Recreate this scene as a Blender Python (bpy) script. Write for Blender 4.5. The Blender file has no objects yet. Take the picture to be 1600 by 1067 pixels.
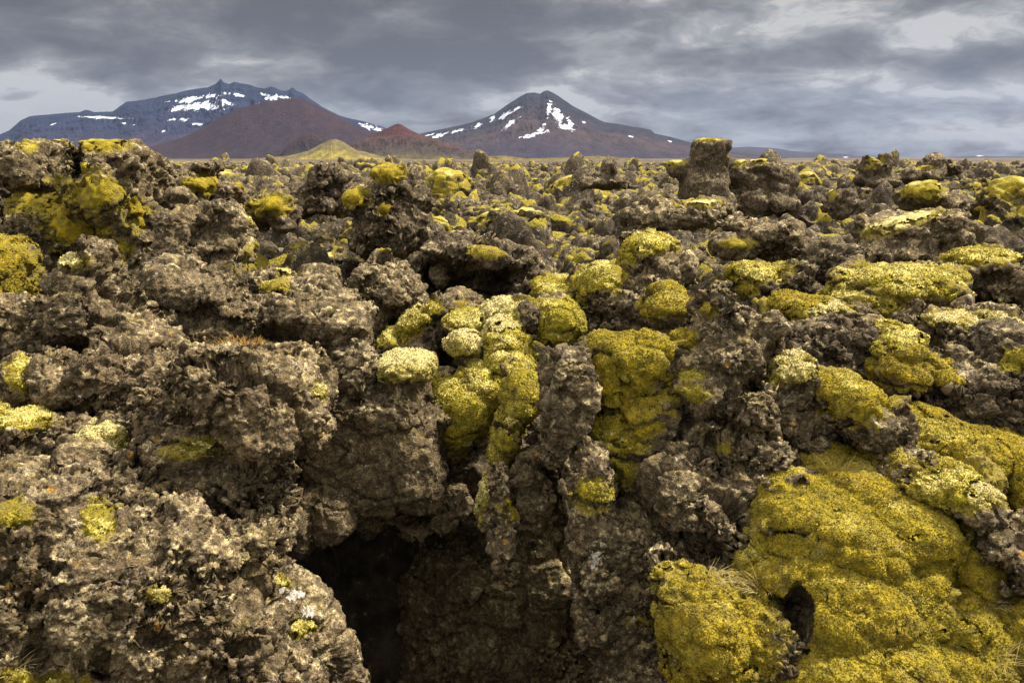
import bpy, math, random
import numpy as np
from mathutils import Vector

random.seed(7)
rng = np.random.default_rng(11)
Q = 1.0                                  # mesh density
SC = bpy.context.scene
COL = SC.collection
F32 = np.float32

# ------------------------------------------------------------------ camera
FPX = 1244.0                             # focal length in pixels of the 1600 px wide photograph
PITCH = math.radians(13.0)
CP, SP = math.cos(PITCH), math.sin(PITCH)


def P(x, y, d):
    """point on the ray of photograph pixel (x, y) at forward distance d"""
    u = (x - 800.0) / FPX
    v = (533.5 - y) / FPX
    Y = CP + v * SP
    Z = -SP + v * CP
    s = d / Y
    return np.array([u * s, d, Z * s])


def proj(V):
    zc = V[:, 1] * CP - V[:, 2] * SP
    up = V[:, 1] * SP + V[:, 2] * CP
    return 800 + FPX * V[:, 0] / zc, 533.5 - FPX * up / zc, zc


def mpp(x, y, d):
    p = P(x, y, d)
    return (d * CP - p[2] * SP) / FPX


cam = bpy.data.cameras.new('camera')
cam.sensor_width = 36.0
cam.lens = 36.0 * FPX / 1600.0
cam.clip_start = 0.05
cam.clip_end = 60000
camo = bpy.data.objects.new('camera', cam)
COL.objects.link(camo)
camo.location = (0, 0, 0)
camo.rotation_euler = (math.pi / 2 - PITCH, 0, 0)
SC.camera = camo


# ------------------------------------------------------------------ noise
def _h(ix, iy, iz, seed):
    n = (ix.astype(np.uint32) * np.uint32(73856093)) ^ (iy.astype(np.uint32) * np.uint32(19349663)) \
        ^ (iz.astype(np.uint32) * np.uint32(83492791)) ^ np.uint32((seed * 2654435761) & 0xffffffff)
    n ^= n >> np.uint32(15)
    n *= np.uint32(0x2c1b3c6d)
    n ^= n >> np.uint32(12)
    n *= np.uint32(0x297a2d39)
    n ^= n >> np.uint32(15)
    return n


def cells(p, lam, seed=0):
    """broken cells: roundness (0.35 at a middle), each cell's own lean, distance to the crack between two cells"""
    q = (p / lam).astype(F32)
    b = np.floor(q - 0.5).astype(np.int32)
    best = np.full(len(q), 9.0, F32)
    second = np.full(len(q), 9.0, F32)
    val = np.zeros(len(q), F32)
    for dx in (0, 1):
        for dy in (0, 1):
            for dz in (0, 1):
                cx, cy, cz = b[:, 0] + dx, b[:, 1] + dy, b[:, 2] + dz
                h = _h(cx, cy, cz, seed)
                jx = (h & np.uint32(1023)).astype(F32) / 1023
                jy = ((h >> np.uint32(10)) & np.uint32(1023)).astype(F32) / 1023
                jz = ((h >> np.uint32(20)) & np.uint32(1023)).astype(F32) / 1023
                ex = q[:, 0] - (cx + 0.5 + (jx - .5) * .8)
                ey = q[:, 1] - (cy + 0.5 + (jy - .5) * .8)
                ez = q[:, 2] - (cz + 0.5 + (jz - .5) * .8)
                d = ex * ex + ey * ey + ez * ez
                m = d < best
                second = np.where(m, best, np.minimum(second, d))
                best = np.where(m, d, best)
                a = ((h >> np.uint32(5)) & np.uint32(255)).astype(F32) / 255 - .5
                c = ((h >> np.uint32(13)) & np.uint32(255)).astype(F32) / 255 - .5
                e = ((h >> np.uint32(21)) & np.uint32(255)).astype(F32) / 255 - .5
                val = np.where(m, 2 * (ex * a + ey * c + ez * e) + .7 * e, val)
    return 0.35 - best, val, np.sqrt(second) - np.sqrt(best)


def worley(p, lam, seed=0, tilt=0.0):
    r, v, _ = cells(p, lam, seed)
    return r + tilt * v if tilt else r


def perlin(p, lam, seed=0):
    q = (p / lam).astype(F32)
    b = np.floor(q).astype(np.int32)
    f = q - b
    w = f * f * f * (f * (f * 6 - 15) + 10)
    out = np.zeros(len(q), F32)
    for dx in (0, 1):
        wx = w[:, 0] if dx else 1 - w[:, 0]
        for dy in (0, 1):
            wy = w[:, 1] if dy else 1 - w[:, 1]
            for dz in (0, 1):
                wz = w[:, 2] if dz else 1 - w[:, 2]
                h = _h(b[:, 0] + dx, b[:, 1] + dy, b[:, 2] + dz, seed)
                gx = (h & np.uint32(1023)).astype(F32) / 511.5 - 1
                gy = ((h >> np.uint32(10)) & np.uint32(1023)).astype(F32) / 511.5 - 1
                gz = ((h >> np.uint32(20)) & np.uint32(1023)).astype(F32) / 511.5 - 1
                out += wx * wy * wz * (gx * (f[:, 0] - dx) + gy * (f[:, 1] - dy) + gz * (f[:, 2] - dz))
    return out


def fbm(p, lam, octs, seed=0, gain=.5):
    r = np.zeros(len(p), F32)
    a = 1.0
    for i in range(octs):
        r += a * perlin(p, lam, seed + 17 * i)
        lam *= .5
        a *= gain
    return r


def sstep(a, b, x):
    t = np.clip((x - a) / (b - a), 0, 1)
    return t * t * (3 - 2 * t)


# ------------------------------------------------------------------ mesh helpers
def make_mesh(name, V, faces, mat, attr=None, smooth=True):
    """faces: int array (n,4) or (n,3) or list of such arrays"""
    me = bpy.data.meshes.new(name)
    fl = faces if isinstance(faces, list) else [faces]
    fl = [f for f in fl if len(f)]
    nv = len(V)
    me.vertices.add(nv)
    me.vertices.foreach_set('co', np.ascontiguousarray(V, F32).ravel())
    li = np.concatenate([f.ravel() for f in fl]).astype(np.int32)
    tot = np.concatenate([np.full(len(f), f.shape[1], np.int32) for f in fl])
    st = np.concatenate([[0], np.cumsum(tot)[:-1]]).astype(np.int32)
    me.loops.add(len(li))
    me.loops.foreach_set('vertex_index', li)
    me.polygons.add(len(tot))
    me.polygons.foreach_set('loop_start', st)
    me.polygons.foreach_set('loop_total', tot)
    me.polygons.foreach_set('use_smooth', np.full(len(tot), smooth))
    me.update(calc_edges=True)
    if attr:
        for k, a in attr.items():
            at = me.attributes.new(k, 'FLOAT', 'POINT')
            at.data.foreach_set('value', np.ascontiguousarray(a, F32))
    if mat:
        me.materials.append(mat)
    return me


def link(name, me, parent=None, loc=None):
    o = bpy.data.objects.new(name, me)
    COL.objects.link(o)
    if loc is not None:
        o.location = loc
    if parent:
        o.parent = parent
    return o


def tag(o, label=None, cat=None, group=None, kind=None):
    if label:
        o['label'] = label
    if cat:
        o['category'] = cat
    if group:
        o['group'] = group
    if kind:
        o['kind'] = kind
    return o


def normals(V, Fq):
    if Fq.shape[1] == 4:
        n = np.cross(V[Fq[:, 2]] - V[Fq[:, 0]], V[Fq[:, 3]] - V[Fq[:, 1]])
    else:
        n = np.cross(V[Fq[:, 1]] - V[Fq[:, 0]], V[Fq[:, 2]] - V[Fq[:, 0]])
    out = np.zeros_like(V)
    for k in range(3):
        acc = np.zeros(len(V))
        for c in range(Fq.shape[1]):
            acc += np.bincount(Fq[:, c], n[:, k], len(V))
        out[:, k] = acc
    return out / (np.linalg.norm(out, axis=1, keepdims=True) + 1e-12)


def smooth_arr(A, Fq, it=1, lam=.6):
    c = Fq.shape[1]
    e = np.concatenate([Fq[:, [i, (i + 1) % c]] for i in range(c)])
    n = len(A)
    one = A.ndim == 1
    if one:
        A = A[:, None]
    deg = np.bincount(e[:, 0], minlength=n) + np.bincount(e[:, 1], minlength=n) + 1e-9
    for _ in range(it):
        B = np.empty_like(A)
        for k in range(A.shape[1]):
            B[:, k] = (np.bincount(e[:, 0], A[e[:, 1], k], n) + np.bincount(e[:, 1], A[e[:, 0], k], n)) / deg
        A = A + lam * (B - A)
    return A[:, 0] if one else A


def _unit_sphere(n=18):
    V, Fc = [], []
    for ax in range(3):
        for sg in (-1, 1):
            base = len(V)
            for i in range(n + 1):
                for j in range(n + 1):
                    a = math.tan((i / n * 2 - 1) * math.pi / 4)
                    b = math.tan((j / n * 2 - 1) * math.pi / 4)
                    v = [0, 0, 0]
                    v[ax] = sg
                    v[(ax + 1) % 3] = a
                    v[(ax + 2) % 3] = b
                    V.append(v)
            for i in range(n):
                for j in range(n):
                    q = [base + i * (n + 1) + j, base + (i + 1) * (n + 1) + j,
                         base + (i + 1) * (n + 1) + j + 1, base + i * (n + 1) + j + 1]
                    Fc.append(q if sg > 0 else q[::-1])
    V = np.array(V, float)
    V /= np.linalg.norm(V, axis=1, keepdims=True)
    return V, np.array(Fc)


US, UF = _unit_sphere()


def lobe_mesh(c, half, p=2.6, rot=0.0, taper=0.0, yaw=0.0, lean=0.0):
    s = US / ((np.abs(US) ** p).sum(1, keepdims=True)) ** (1 / p)
    v = s * np.asarray(half)
    t = 1 - taper * s[:, 2]
    v[:, 0] *= t
    v[:, 1] *= t
    v[:, 1] += lean * v[:, 2]
    a = math.radians(rot)                # positive turns clockwise as seen from the camera
    x = v[:, 0] * math.cos(a) + v[:, 2] * math.sin(a)
    z = -v[:, 0] * math.sin(a) + v[:, 2] * math.cos(a)
    v[:, 0], v[:, 2] = x, z
    b = math.radians(yaw)
    x = v[:, 0] * math.cos(b) - v[:, 1] * math.sin(b)
    y = v[:, 0] * math.sin(b) + v[:, 1] * math.cos(b)
    v[:, 0], v[:, 1] = x, y
    return v + np.asarray(c)


def remesh(vs, voxel):
    V = np.concatenate(vs)
    Fc = np.concatenate([UF + i * len(US) for i in range(len(vs))])
    # weld the cube sphere's seams
    me = make_mesh('tmp', V, Fc, None)
    o = link('tmp', me)
    w = o.modifiers.new('w', 'WELD')
    w.merge_threshold = 1e-4
    m = o.modifiers.new('r', 'REMESH')
    m.mode = 'VOXEL'
    m.voxel_size = voxel
    dg = bpy.context.evaluated_depsgraph_get()
    ev = o.evaluated_get(dg)
    em = ev.to_mesh()
    n = len(em.vertices)
    co = np.empty(n * 3, F32)
    em.vertices.foreach_get('co', co)
    nl = len(em.loops)
    li = np.empty(nl, np.int32)
    em.loops.foreach_get('vertex_index', li)
    ev.to_mesh_clear()
    bpy.data.objects.remove(o)
    bpy.data.meshes.remove(me)
    return co.reshape(-1, 3).astype(float), li.reshape(-1, 4)


def rugged(vs, voxel, k=1.0, rough=1.0, seed=0, off=None, warp=1.0, lump=1.0):
    """voxel union of lobes broken up into clinkery lava.  Returns the lumpy base, its normals and the fine relief"""
    V, Fq = remesh(vs, voxel)
    V = smooth_arr(V, Fq, 3)
    o = np.zeros(3) if off is None else np.asarray(off, float)
    W = V + o
    wv = np.stack([perlin(W, .95 * k, seed + 1), perlin(W, .95 * k, seed + 2), perlin(W, .95 * k, seed + 3)], 1) * .17 * k * warp
    wv += np.stack([perlin(W, .38 * k, seed + 4), perlin(W, .38 * k, seed + 5), perlin(W, .38 * k, seed + 6)], 1) * .10 * k * warp
    V = V + wv
    N = normals(V, Fq)
    W = V + o
    W = W + np.stack([perlin(W, .2 * k, seed + 7), perlin(W, .2 * k, seed + 8), perlin(W, .2 * k, seed + 9)], 1) * .07 * k
    rm = np.clip(.75 + 2.3 * perlin(W, .70 * k, seed + 10) + 1.0 * perlin(W, .26 * k, seed + 12), .15, 1.7) * rough
    r0, v0, e0 = cells(W, .55 * k, seed + 11)
    h = ((r0 - .12) * .08 + v0 * .20 - .09 * (1 - sstep(.0, .14, e0))) * k * lump
    h = h + .075 * k * lump * fbm(W, .5 * k, 3, seed + 13, .55)
    soft = V + N * ((.05 * k * lump * fbm(W, .5 * k, 2, seed + 13, .5)) + .01 * k * r0 - .012 * k)[:, None]
    V = V + N * h[:, None]
    V = smooth_arr(V, Fq, 1)
    base = V.copy()
    N0 = normals(smooth_arr(V, Fq, 2), Fq)
    base_s = smooth_arr(soft, Fq, int(np.clip((.06 * k / voxel) ** 2, 4, 40)))

    def fine(mask, thick=None):
        if thick is None:
            thick = mask
        wm = sstep(.1, .5, thick)[:, None]
        U = base * (1 - wm) + base_s * wm if thick.max() > .1 else base.copy()
        keep = (1 - .55 * sstep(.2, .7, mask)) * (1 - .7 * sstep(.2, .6, thick))
        Nf = N0
        kk = max(k, .8)
        #        cell    lean   round  crack  width
        levels = [(.27 * k, .056 * k, .018 * k, .034 * k, .11), (.125 * k, .032 * k, .020 * k, .020 * k, .13),
                  (.058 * kk, .017 * kk, .015 * kk, .008 * kk, .18), (.029 * kk, .008 * kk, .009 * kk, 0, .2)]
        for i, (lam, tl, ro, cr, cw) in enumerate(levels):
            if lam < 2.0 * voxel:
                break
            X = U + o
            X = X + .5 * lam * np.stack([perlin(X, lam, seed + 20 + i), perlin(X, lam, seed + 30 + i), perlin(X, lam, seed + 40 + i)], 1)
            r_, v_, e_ = cells(X, lam, seed + 50 + i)
            hh = (r_ - .12) * ro + v_ * tl
            if cr:
                hh = hh - cr * (1 - sstep(0, cw, e_))
            if i in (1, 2):              # gas holes
                hh = hh - .7 * lam * .45 * sstep(.20, .33, r_) * sstep(.12, .3, perlin(X, lam * 3.1, seed + 70 + i))
            amt = rm if i < 2 else np.maximum(rm, .7 * rough)
            U = U + Nf * (hh * amt * keep)[:, None]
            if i == 0:
                U = U + Nf * (.045 * k * rough * keep * fbm(X, .22 * k, 4, seed + 60, .62))[:, None]
            Nf = normals(smooth_arr(U, Fq, 1), Fq)
        return U
    return base, base_s, N0, Fq, fine


# ------------------------------------------------------------------ materials
def nt(mat):
    mat.use_nodes = True
    t = mat.node_tree
    t.nodes.clear()
    return t


def node(t, typ, **kw):
    n = t.nodes.new(typ)
    for k, v in kw.items():
        if k == 'in_':
            for s, val in v.items():
                if isinstance(val, bpy.types.NodeSocket):
                    t.links.new(val, n.inputs[s])
                else:
                    n.inputs[s].default_value = val
        else:
            setattr(n, k, v)
    return n


def noise(t, vec, scale, detail=4, rough=.55, dist=0.0):
    n = node(t, 'ShaderNodeTexNoise', in_={'Vector': vec, 'Scale': scale, 'Detail': detail, 'Roughness': rough, 'Distortion': dist})
    return n.outputs['Fac']


def vor(t, vec, scale, out='Distance', feat='F1', rnd=1.0):
    n = node(t, 'ShaderNodeTexVoronoi', feature=feat, in_={'Vector': vec, 'Scale': scale, 'Randomness': rnd})
    return n.outputs[out]


def mrange(t, x, a, b, c=0.0, d=1.0):
    n = node(t, 'ShaderNodeMapRange', interpolation_type='SMOOTHSTEP', in_={'Value': x, 'From Min': a, 'From Max': b, 'To Min': c, 'To Max': d})
    return n.outputs['Result']


def mix(t, f, a, b, mode='MIX'):
    n = node(t, 'ShaderNodeMix', data_type='RGBA', blend_type=mode)
    for idx, v in ((0, f), (6, a), (7, b)):
        s = n.inputs[idx]
        if isinstance(v, bpy.types.NodeSocket):
            t.links.new(v, s)
        elif idx == 0:
            s.default_value = v
        else:
            s.default_value = (*v, 1) if len(v) == 3 else v
    return n.outputs[2]


def math_(t, op, a, b=0.0):
    n = node(t, 'ShaderNodeMath', operation=op, in_={0: a, 1: b})
    return n.outputs[0]


def finish(t, color, bump=None, rough=.95, spec=.15, sheen=0.0, sheen_tint=None, bdist=.01, bstr=1.0):
    b = node(t, 'ShaderNodeBsdfPrincipled', in_={'Base Color': color, 'Roughness': rough, 'Specular IOR Level': spec})
    if sheen:
        b.inputs['Sheen Weight'].default_value = sheen
        b.inputs['Sheen Roughness'].default_value = .6
        b.inputs['Sheen Tint'].default_value = (*sheen_tint, 1)
    if bump is not None:
        bn = node(t, 'ShaderNodeBump', in_={'Height': bump, 'Distance': bdist, 'Strength': bstr})
        t.links.new(bn.outputs[0], b.inputs['Normal'])
    o = node(t, 'ShaderNodeOutputMaterial')
    t.links.new(b.outputs[0], o.inputs[0])


def rock_mat(name, dark, mid, pale, cov=.5, orange=.5, fine=1.0, moss=0.0):
    m = bpy.data.materials.new(name)
    t = nt(m)
    g = node(t, 'ShaderNodeNewGeometry')
    pos = g.outputs['Position']
    big = noise(t, pos, 1.3, 5, .6)
    med = noise(t, pos, 9 * fine, 6, .65, .6)
    fin = noise(t, pos, 46 * fine, 5, .7)
    cell = vor(t, pos, 34 * fine, 'Color')
    sep = node(t, 'ShaderNodeSeparateColor', in_={0: cell})
    c = mix(t, mrange(t, med, .3, .7), dark, mid)
    c = mix(t, math_(t, 'MULTIPLY', mrange(t, big, .38, .68), .55), c, tuple(.62 * x for x in mid))
    # crusts of pale lichen: blotches at hand size, speckles at coin size, most where the rock looks up
    up = node(t, 'ShaderNodeSeparateXYZ', in_={0: g.outputs['Normal']}).outputs[2]
    lich = math_(t, 'ADD', noise(t, pos, 6.5 * fine, 8, .72, .8), math_(t, 'MULTIPLY', up, .075))
    lich = math_(t, 'ADD', lich, math_(t, 'MULTIPLY', math_(t, 'SUBTRACT', big, .5), .35))
    lm = mrange(t, lich, .66 - .2 * cov, .80 - .2 * cov)
    lm = math_(t, 'MULTIPLY', lm, mrange(t, fin, .30, .62, .25, 1.0))
    pal2 = mix(t, sep.outputs[0], pale, tuple(x * y for x, y in zip(pale, (.62, .58, .50))))
    c = mix(t, lm, c, pal2)
    ol = mrange(t, math_(t, 'ADD', noise(t, pos, 3.4 * fine, 7, .7, .5), math_(t, 'MULTIPLY', up, .11)), .60, .74)
    c = mix(t, math_(t, 'MULTIPLY', ol, .42), c, (.25, .20, .065))
    # every fragment its own tone
    c = mix(t, .55, c, mix(t, mrange(t, sep.outputs[1], .15, .9), (.38, .36, .34), (1.75, 1.68, 1.55)), 'MULTIPLY')
    spk = math_(t, 'MULTIPLY', mrange(t, sep.outputs[2], .90, .96), mrange(t, fin, .48, .62))
    c = mix(t, math_(t, 'MULTIPLY', spk, .7), c, (.50, .47, .40))
    # rusty stain and orange lichen dots
    rust = mrange(t, noise(t, pos, 4.3 * fine, 6, .7), .54, .70)
    c = mix(t, math_(t, 'MULTIPLY', rust, min(.6, .4 * orange)), c, (.19, .122, .050))
    od = math_(t, 'MULTIPLY', math_(t, 'SUBTRACT', 1.0, mrange(t, vor(t, pos, 5.5 * fine), .09, .17)), mrange(t, noise(t, pos, 1.9, 3), .58 - .05 * orange, .62))
    od = math_(t, 'MULTIPLY', od, mrange(t, fin, .42, .55))
    c = mix(t, math_(t, 'MULTIPLY', od, min(1, orange)), c, (.46, .24, .045))
    nm = node(t, 'ShaderNodeAttribute', attribute_name='near_moss').outputs['Fac']
    nm = math_(t, 'MULTIPLY', nm, mrange(t, math_(t, 'ADD', noise(t, pos, 17 * fine, 6, .7), math_(t, 'MULTIPLY', nm, .22)), .56, .66))
    c = mix(t, nm, c, mix(t, fin, (.16, .125, .012), (.38, .31, .05)))
    if moss:
        mm = mrange(t, math_(t, 'ADD', noise(t, pos, .9, 7, .68, .4), math_(t, 'MULTIPLY', up, .16)), .70 - moss, .76 - moss)
        mc = mix(t, mrange(t, fin, .3, .7), (.17, .14, .012), (.36, .30, .04))
        c = mix(t, mm, c, mc)
    b = math_(t, 'ADD', math_(t, 'MULTIPLY', vor(t, pos, 62 * fine), -.7), math_(t, 'MULTIPLY', noise(t, pos, 95 * fine, 6, .75), 1.2))
    grit = noise(t, pos, 120 * fine, 3, .7)
    c = mix(t, .8, c, mix(t, mrange(t, grit, .32, .68), (.45, .44, .42), (1.55, 1.54, 1.5)), 'MULTIPLY')
    finish(t, c, b, bdist=.018 / fine, bstr=1.0)
    return m


def moss_mat(name, deep, gold, pale, palecov=.3, fine=1.0):
    m = bpy.data.materials.new(name)
    t = nt(m)
    g = node(t, 'ShaderNodeNewGeometry')
    pos = g.outputs['Position']
    tint = node(t, 'ShaderNodeAttribute', attribute_name='tint').outputs['Fac']
    big = noise(t, pos, 2.6, 5, .6)
    med = noise(t, pos, 14 * fine, 5, .65)
    fin = noise(t, pos, 85 * fine, 4, .7)
    c = mix(t, mrange(t, math_(t, 'ADD', math_(t, 'MULTIPLY', med, .6), math_(t, 'MULTIPLY', fin, .4)), .36, .62), deep, gold)
    br = mrange(t, noise(t, pos, 4.5, 8, .74), .50, .66)
    c = mix(t, math_(t, 'MULTIPLY', br, .72), c, (.130, .088, .020))
    c = mix(t, math_(t, 'MULTIPLY', mrange(t, noise(t, pos, 1.7, 5, .6), .45, .65), .25), c, mix(t, fin, (.085, .085, .010), (.29, .26, .03)))
    gd = mrange(t, noise(t, node(t, 'ShaderNodeVectorMath', operation='ADD', in_={0: pos, 1: (5.1, 2.2, 8.7)}).outputs[0], 3.6, 8, .72), .60, .70)
    c = mix(t, math_(t, 'MULTIPLY', gd, .6), c, (.26, .22, .12))
    up = node(t, 'ShaderNodeSeparateXYZ', in_={0: g.outputs['Normal']}).outputs[2]
    pl = math_(t, 'ADD', math_(t, 'MULTIPLY', big, .8), math_(t, 'MULTIPLY', up, .32))  # pale dry crest tips, plus sunlit tops painted lighter by upward normal
    pl = math_(t, 'MULTIPLY', mrange(t, pl, .84 - palecov, 1.0 - palecov), mrange(t, fin, .34, .6, .2, 1.0))
    c = mix(t, pl, c, pale)
    c = mix(t, .9, c, mix(t, tint, (.45, .45, .43), (1.5, 1.48, 1.42)), 'MULTIPLY')
    b = math_(t, 'ADD', noise(t, pos, 120 * fine, 4, .7), math_(t, 'MULTIPLY', vor(t, pos, 70 * fine), -.8))
    finish(t, c, b, rough=1.0, spec=.05, sheen=.25, sheen_tint=(.75, .68, .25), bdist=.014 / fine, bstr=1.0)
    return m


M = {}
M['rock'] = rock_mat('lava_crust', (.058, .045, .029), (.200, .157, .096), (.60, .52, .33), .58, .8)
M['rock_pale'] = rock_mat('lichen_crusted_lava', (.064, .049, .032), (.225, .173, .104), (.64, .55, .35), .62, 1.1)
M['rock_dark'] = rock_mat('bare_dark_lava', (.044, .035, .025), (.142, .111, .072), (.52, .45, .29), .44, .5)
M['rock_brown'] = rock_mat('brown_lava_slab', (.074, .056, .034), (.165, .128, .076), (.42, .36, .22), .42, 1.0)
M['rock_cave'] = rock_mat('mottled_cave_wall', (.10, .076, .040), (.21, .165, .095), (.50, .46, .27), .60, 1.0)
M['rock_far'] = rock_mat('lava_crust_distant', (.044, .037, .027), (.140, .116, .076), (.50, .44, .29), .46, .4, .55)
M['rubble'] = rock_mat('lava_rubble', (.038, .031, .024), (.110, .088, .062), (.40, .35, .24), .36, .3, .45, .05)
M['moss'] = moss_mat('golden_moss', (.088, .073, .006), (.39, .315, .018), (.66, .58, .20), .24)
M['moss_gold'] = moss_mat('deep_golden_moss', (.074, .056, .004), (.36, .262, .009), (.60, .52, .14), .14)
M['moss_pale'] = moss_mat('pale_woolly_moss', (.17, .14, .030), (.43, .36, .09), (.64, .56, .28), .34)
M['moss_far'] = moss_mat('golden_moss_distant', (.13, .105, .010), (.38, .30, .022), (.60, .52, .20), .24, .4)


def simple(name, fn):
    m = bpy.data.materials.new(name)
    t = nt(m)
    g = node(t, 'ShaderNodeNewGeometry')
    fn(t, g.outputs['Position'], g)
    return m


M['lichen_white'] = simple('white_lichen', lambda t, p, g: finish(
    t, mix(t, mrange(t, noise(t, p, 40, 6, .7), .38, .6), (.20, .17, .13), (.50, .48, .43)), noise(t, p, 120, 4), bdist=.01))
M['straw'] = simple('dry_grass', lambda t, p, g: finish(t, mix(t, noise(t, p, 30, 2), (.20, .15, .05), (.42, .34, .15))))
M['heath'] = simple('rusty_heath', lambda t, p, g: finish(t, mix(t, mrange(t, noise(t, p, 25, 3), .35, .65), (.10, .045, .015), (.24, .15, .03))))
M['twig'] = simple('bleached_twig', lambda t, p, g: finish(t, mix(t, noise(t, p, 40, 2), (.22, .18, .13), (.42, .37, .30))))


# ------------------------------------------------------------------ ground shape
def ground_smooth(x, y):
    r = np.hypot(x, y)
    z = -2.55 + .35 * sstep(6, 16, r) - .5 * sstep(25, 90, r) - 1.3 * sstep(90, 500, r)
    z = z - .55 * np.exp(-((r - 3) / 3.5) ** 2)
    pit = np.exp(-(np.abs(x + .35) / 1.75) ** 4 - (np.abs(y - 5.3) / 2.0) ** 4)
    z = z - 2.7 * pit
    ledge = 1 - sstep(.9, 1.7, np.hypot(x, (y + .8) * .7))
    z = z * (1 - ledge) + -1.68 * ledge
    return z


def ground_rough(x, y):
    p = np.stack([x, y, np.zeros_like(x)], 1)
    r = np.hypot(x, y)
    a = sstep(1.5, 5, r)
    far = sstep(35, 160, r) * (1 - sstep(900, 2500, r))
    h = a * (.80 * perlin(p, 3.1, 301) + .50 * perlin(p, 1.35, 302)) * (1 - .5 * sstep(300, 900, r))
    h = h + .45 * far * (1.5 * worley(p, 17, 305, .5) + 1.2 * perlin(p, 9, 306) + .9 * worley(p, 6.5, 307, .5))
    return h


# ------------------------------------------------------------------ covers (moss, lichen) on a rock
def tufts(V, N, Fq, size, dens, tint_rng=(.15, 1.0)):
    """small pointed sprigs standing on a mesh: returns vertices, triangles, tints"""
    a, b, c, d = (V[Fq[:, i]] for i in range(4))
    area = .5 * np.linalg.norm(np.cross(c - a, d - b), axis=1)
    n = int(min(area.sum() * dens, 120000))
    if n < 4:
        return None
    idx = rng.choice(len(Fq), n, p=area / area.sum())
    u, v = rng.random((2, n, 1))
    pt = (a[idx] * (1 - u) + b[idx] * u) * (1 - v) + (d[idx] * (1 - u) + c[idx] * u) * v
    nn = N[Fq[idx, 0]]
    tl = nn + rng.normal(0, .6, (n, 3)) + np.array([0, 0, .25])
    tl /= np.linalg.norm(tl, axis=1, keepdims=True)
    s = size * rng.uniform(.6, 1.5, (n, 1))
    r1 = np.cross(tl, rng.normal(0, 1, (n, 3)))
    r1 /= np.linalg.norm(r1, axis=1, keepdims=True) + 1e-9
    r2 = np.cross(tl, r1)
    w = .55
    base = pt - tl * s * .25
    Vs = [base + tl * s]
    for k in range(3):
        an = 2 * math.pi * k / 3
        Vs.append(base + (r1 * math.cos(an) + r2 * math.sin(an)) * s * w)
    VV = np.stack(Vs, 1).reshape(-1, 3)
    i0 = np.arange(n) * 4
    T = np.stack([np.stack([i0, i0 + 1, i0 + 2], 1), np.stack([i0, i0 + 2, i0 + 3], 1), np.stack([i0, i0 + 3, i0 + 1], 1)], 1).reshape(-1, 3)
    tn = np.repeat(rng.uniform(*tint_rng, n), 4)
    tn.reshape(-1, 4)[:, 0] *= 1.15
    return VV, T, np.clip(tn, 0, 1)


def islands(fq, n):
    lab = np.arange(n)
    e = np.concatenate([fq[:, [i, (i + 1) % fq.shape[1]]] for i in range(fq.shape[1])])
    while True:
        old = lab.copy()
        mn = np.minimum(lab[e[:, 0]], lab[e[:, 1]])
        np.minimum.at(lab, e[:, 0], mn)
        np.minimum.at(lab, e[:, 1], mn)
        lab = lab[lab]
        lab = lab[lab]
        if (lab == old).all():
            return lab


def cover_parts(base_s, Fq, m, voxel, min_size=.05):
    """the separate patches of a cover, each to become a part of its own"""
    keep = (m[Fq] > .10).all(1)
    if keep.sum() < 6:
        return []
    fq = Fq[keep]
    used = np.unique(fq)
    lut = np.full(len(base_s), -1)
    lut[used] = np.arange(len(used))
    lab = islands(lut[fq], len(used))[lut[fq[:, 0]]]
    out = []
    for l in np.unique(lab):
        sel = lab == l
        if sel.sum() * voxel * voxel > min_size ** 2 * 1.5 and m[fq[sel]].max() > .4:
            out.append(fq[sel])
    return out


def cover_mesh(name, base_s, N, fq, m, mat, thick, voxel, k=1.0, seed=0, fuzz=True, origin=None):
    Fq = fq
    ids, inv = np.unique(fq, return_inverse=True)
    fq = inv.reshape(fq.shape)
    v = base_s[ids]
    mm = m[ids]
    n = N[ids]
    off = thick * .75 * sstep(.22, 1.1, mm) + .004 - .05 * k * (1 - sstep(.10, .42, mm))
    off += .014 * k * worley(v + .05 * np.stack([perlin(v, .2, 1), perlin(v, .2, 2), perlin(v, .2, 3)], 1), .26 * k, seed + 3)
    off += .024 * k * perlin(v, .13 * k, seed + 4) - .030 * k * np.abs(perlin(v * np.array([.55, .55, 1.9]) + .1 * perlin(v, .3, 8)[:, None], .17 * k, seed + 7))
    if voxel < .03:
        off += .022 * perlin(v, max(.045, 2.5 * voxel), seed + 5)
    v = v + n * off[:, None]
    v = smooth_arr(v, fq, 1)
    nn = normals(v, fq)
    tint = .5 + .4 * np.clip(perlin(v, .05, seed + 6) * 1.2, -.8, .8)
    faces = [fq]
    V = v
    if fuzz:
        size = max(.0120, 1.15 * voxel)
        inner = (mm[fq] > .22).all(1)
        if inner.sum() > 5:
            tf = tufts(v, nn, fq[inner], size, 1.0 / (size * .80) ** 2)
            if tf:
                faces.append(tf[1] + len(V))
                V = np.concatenate([V, tf[0]])
                tint = np.concatenate([tint, tf[2]])
    if origin is not None:
        V = V - origin
    return make_mesh(name, V, faces, mat, {'tint': tint})


NAMED = []                                # (screen box, depth) of the rocks placed one by one


def voxel_at(d):
    return max(.0085, d * .0021) / Q


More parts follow.
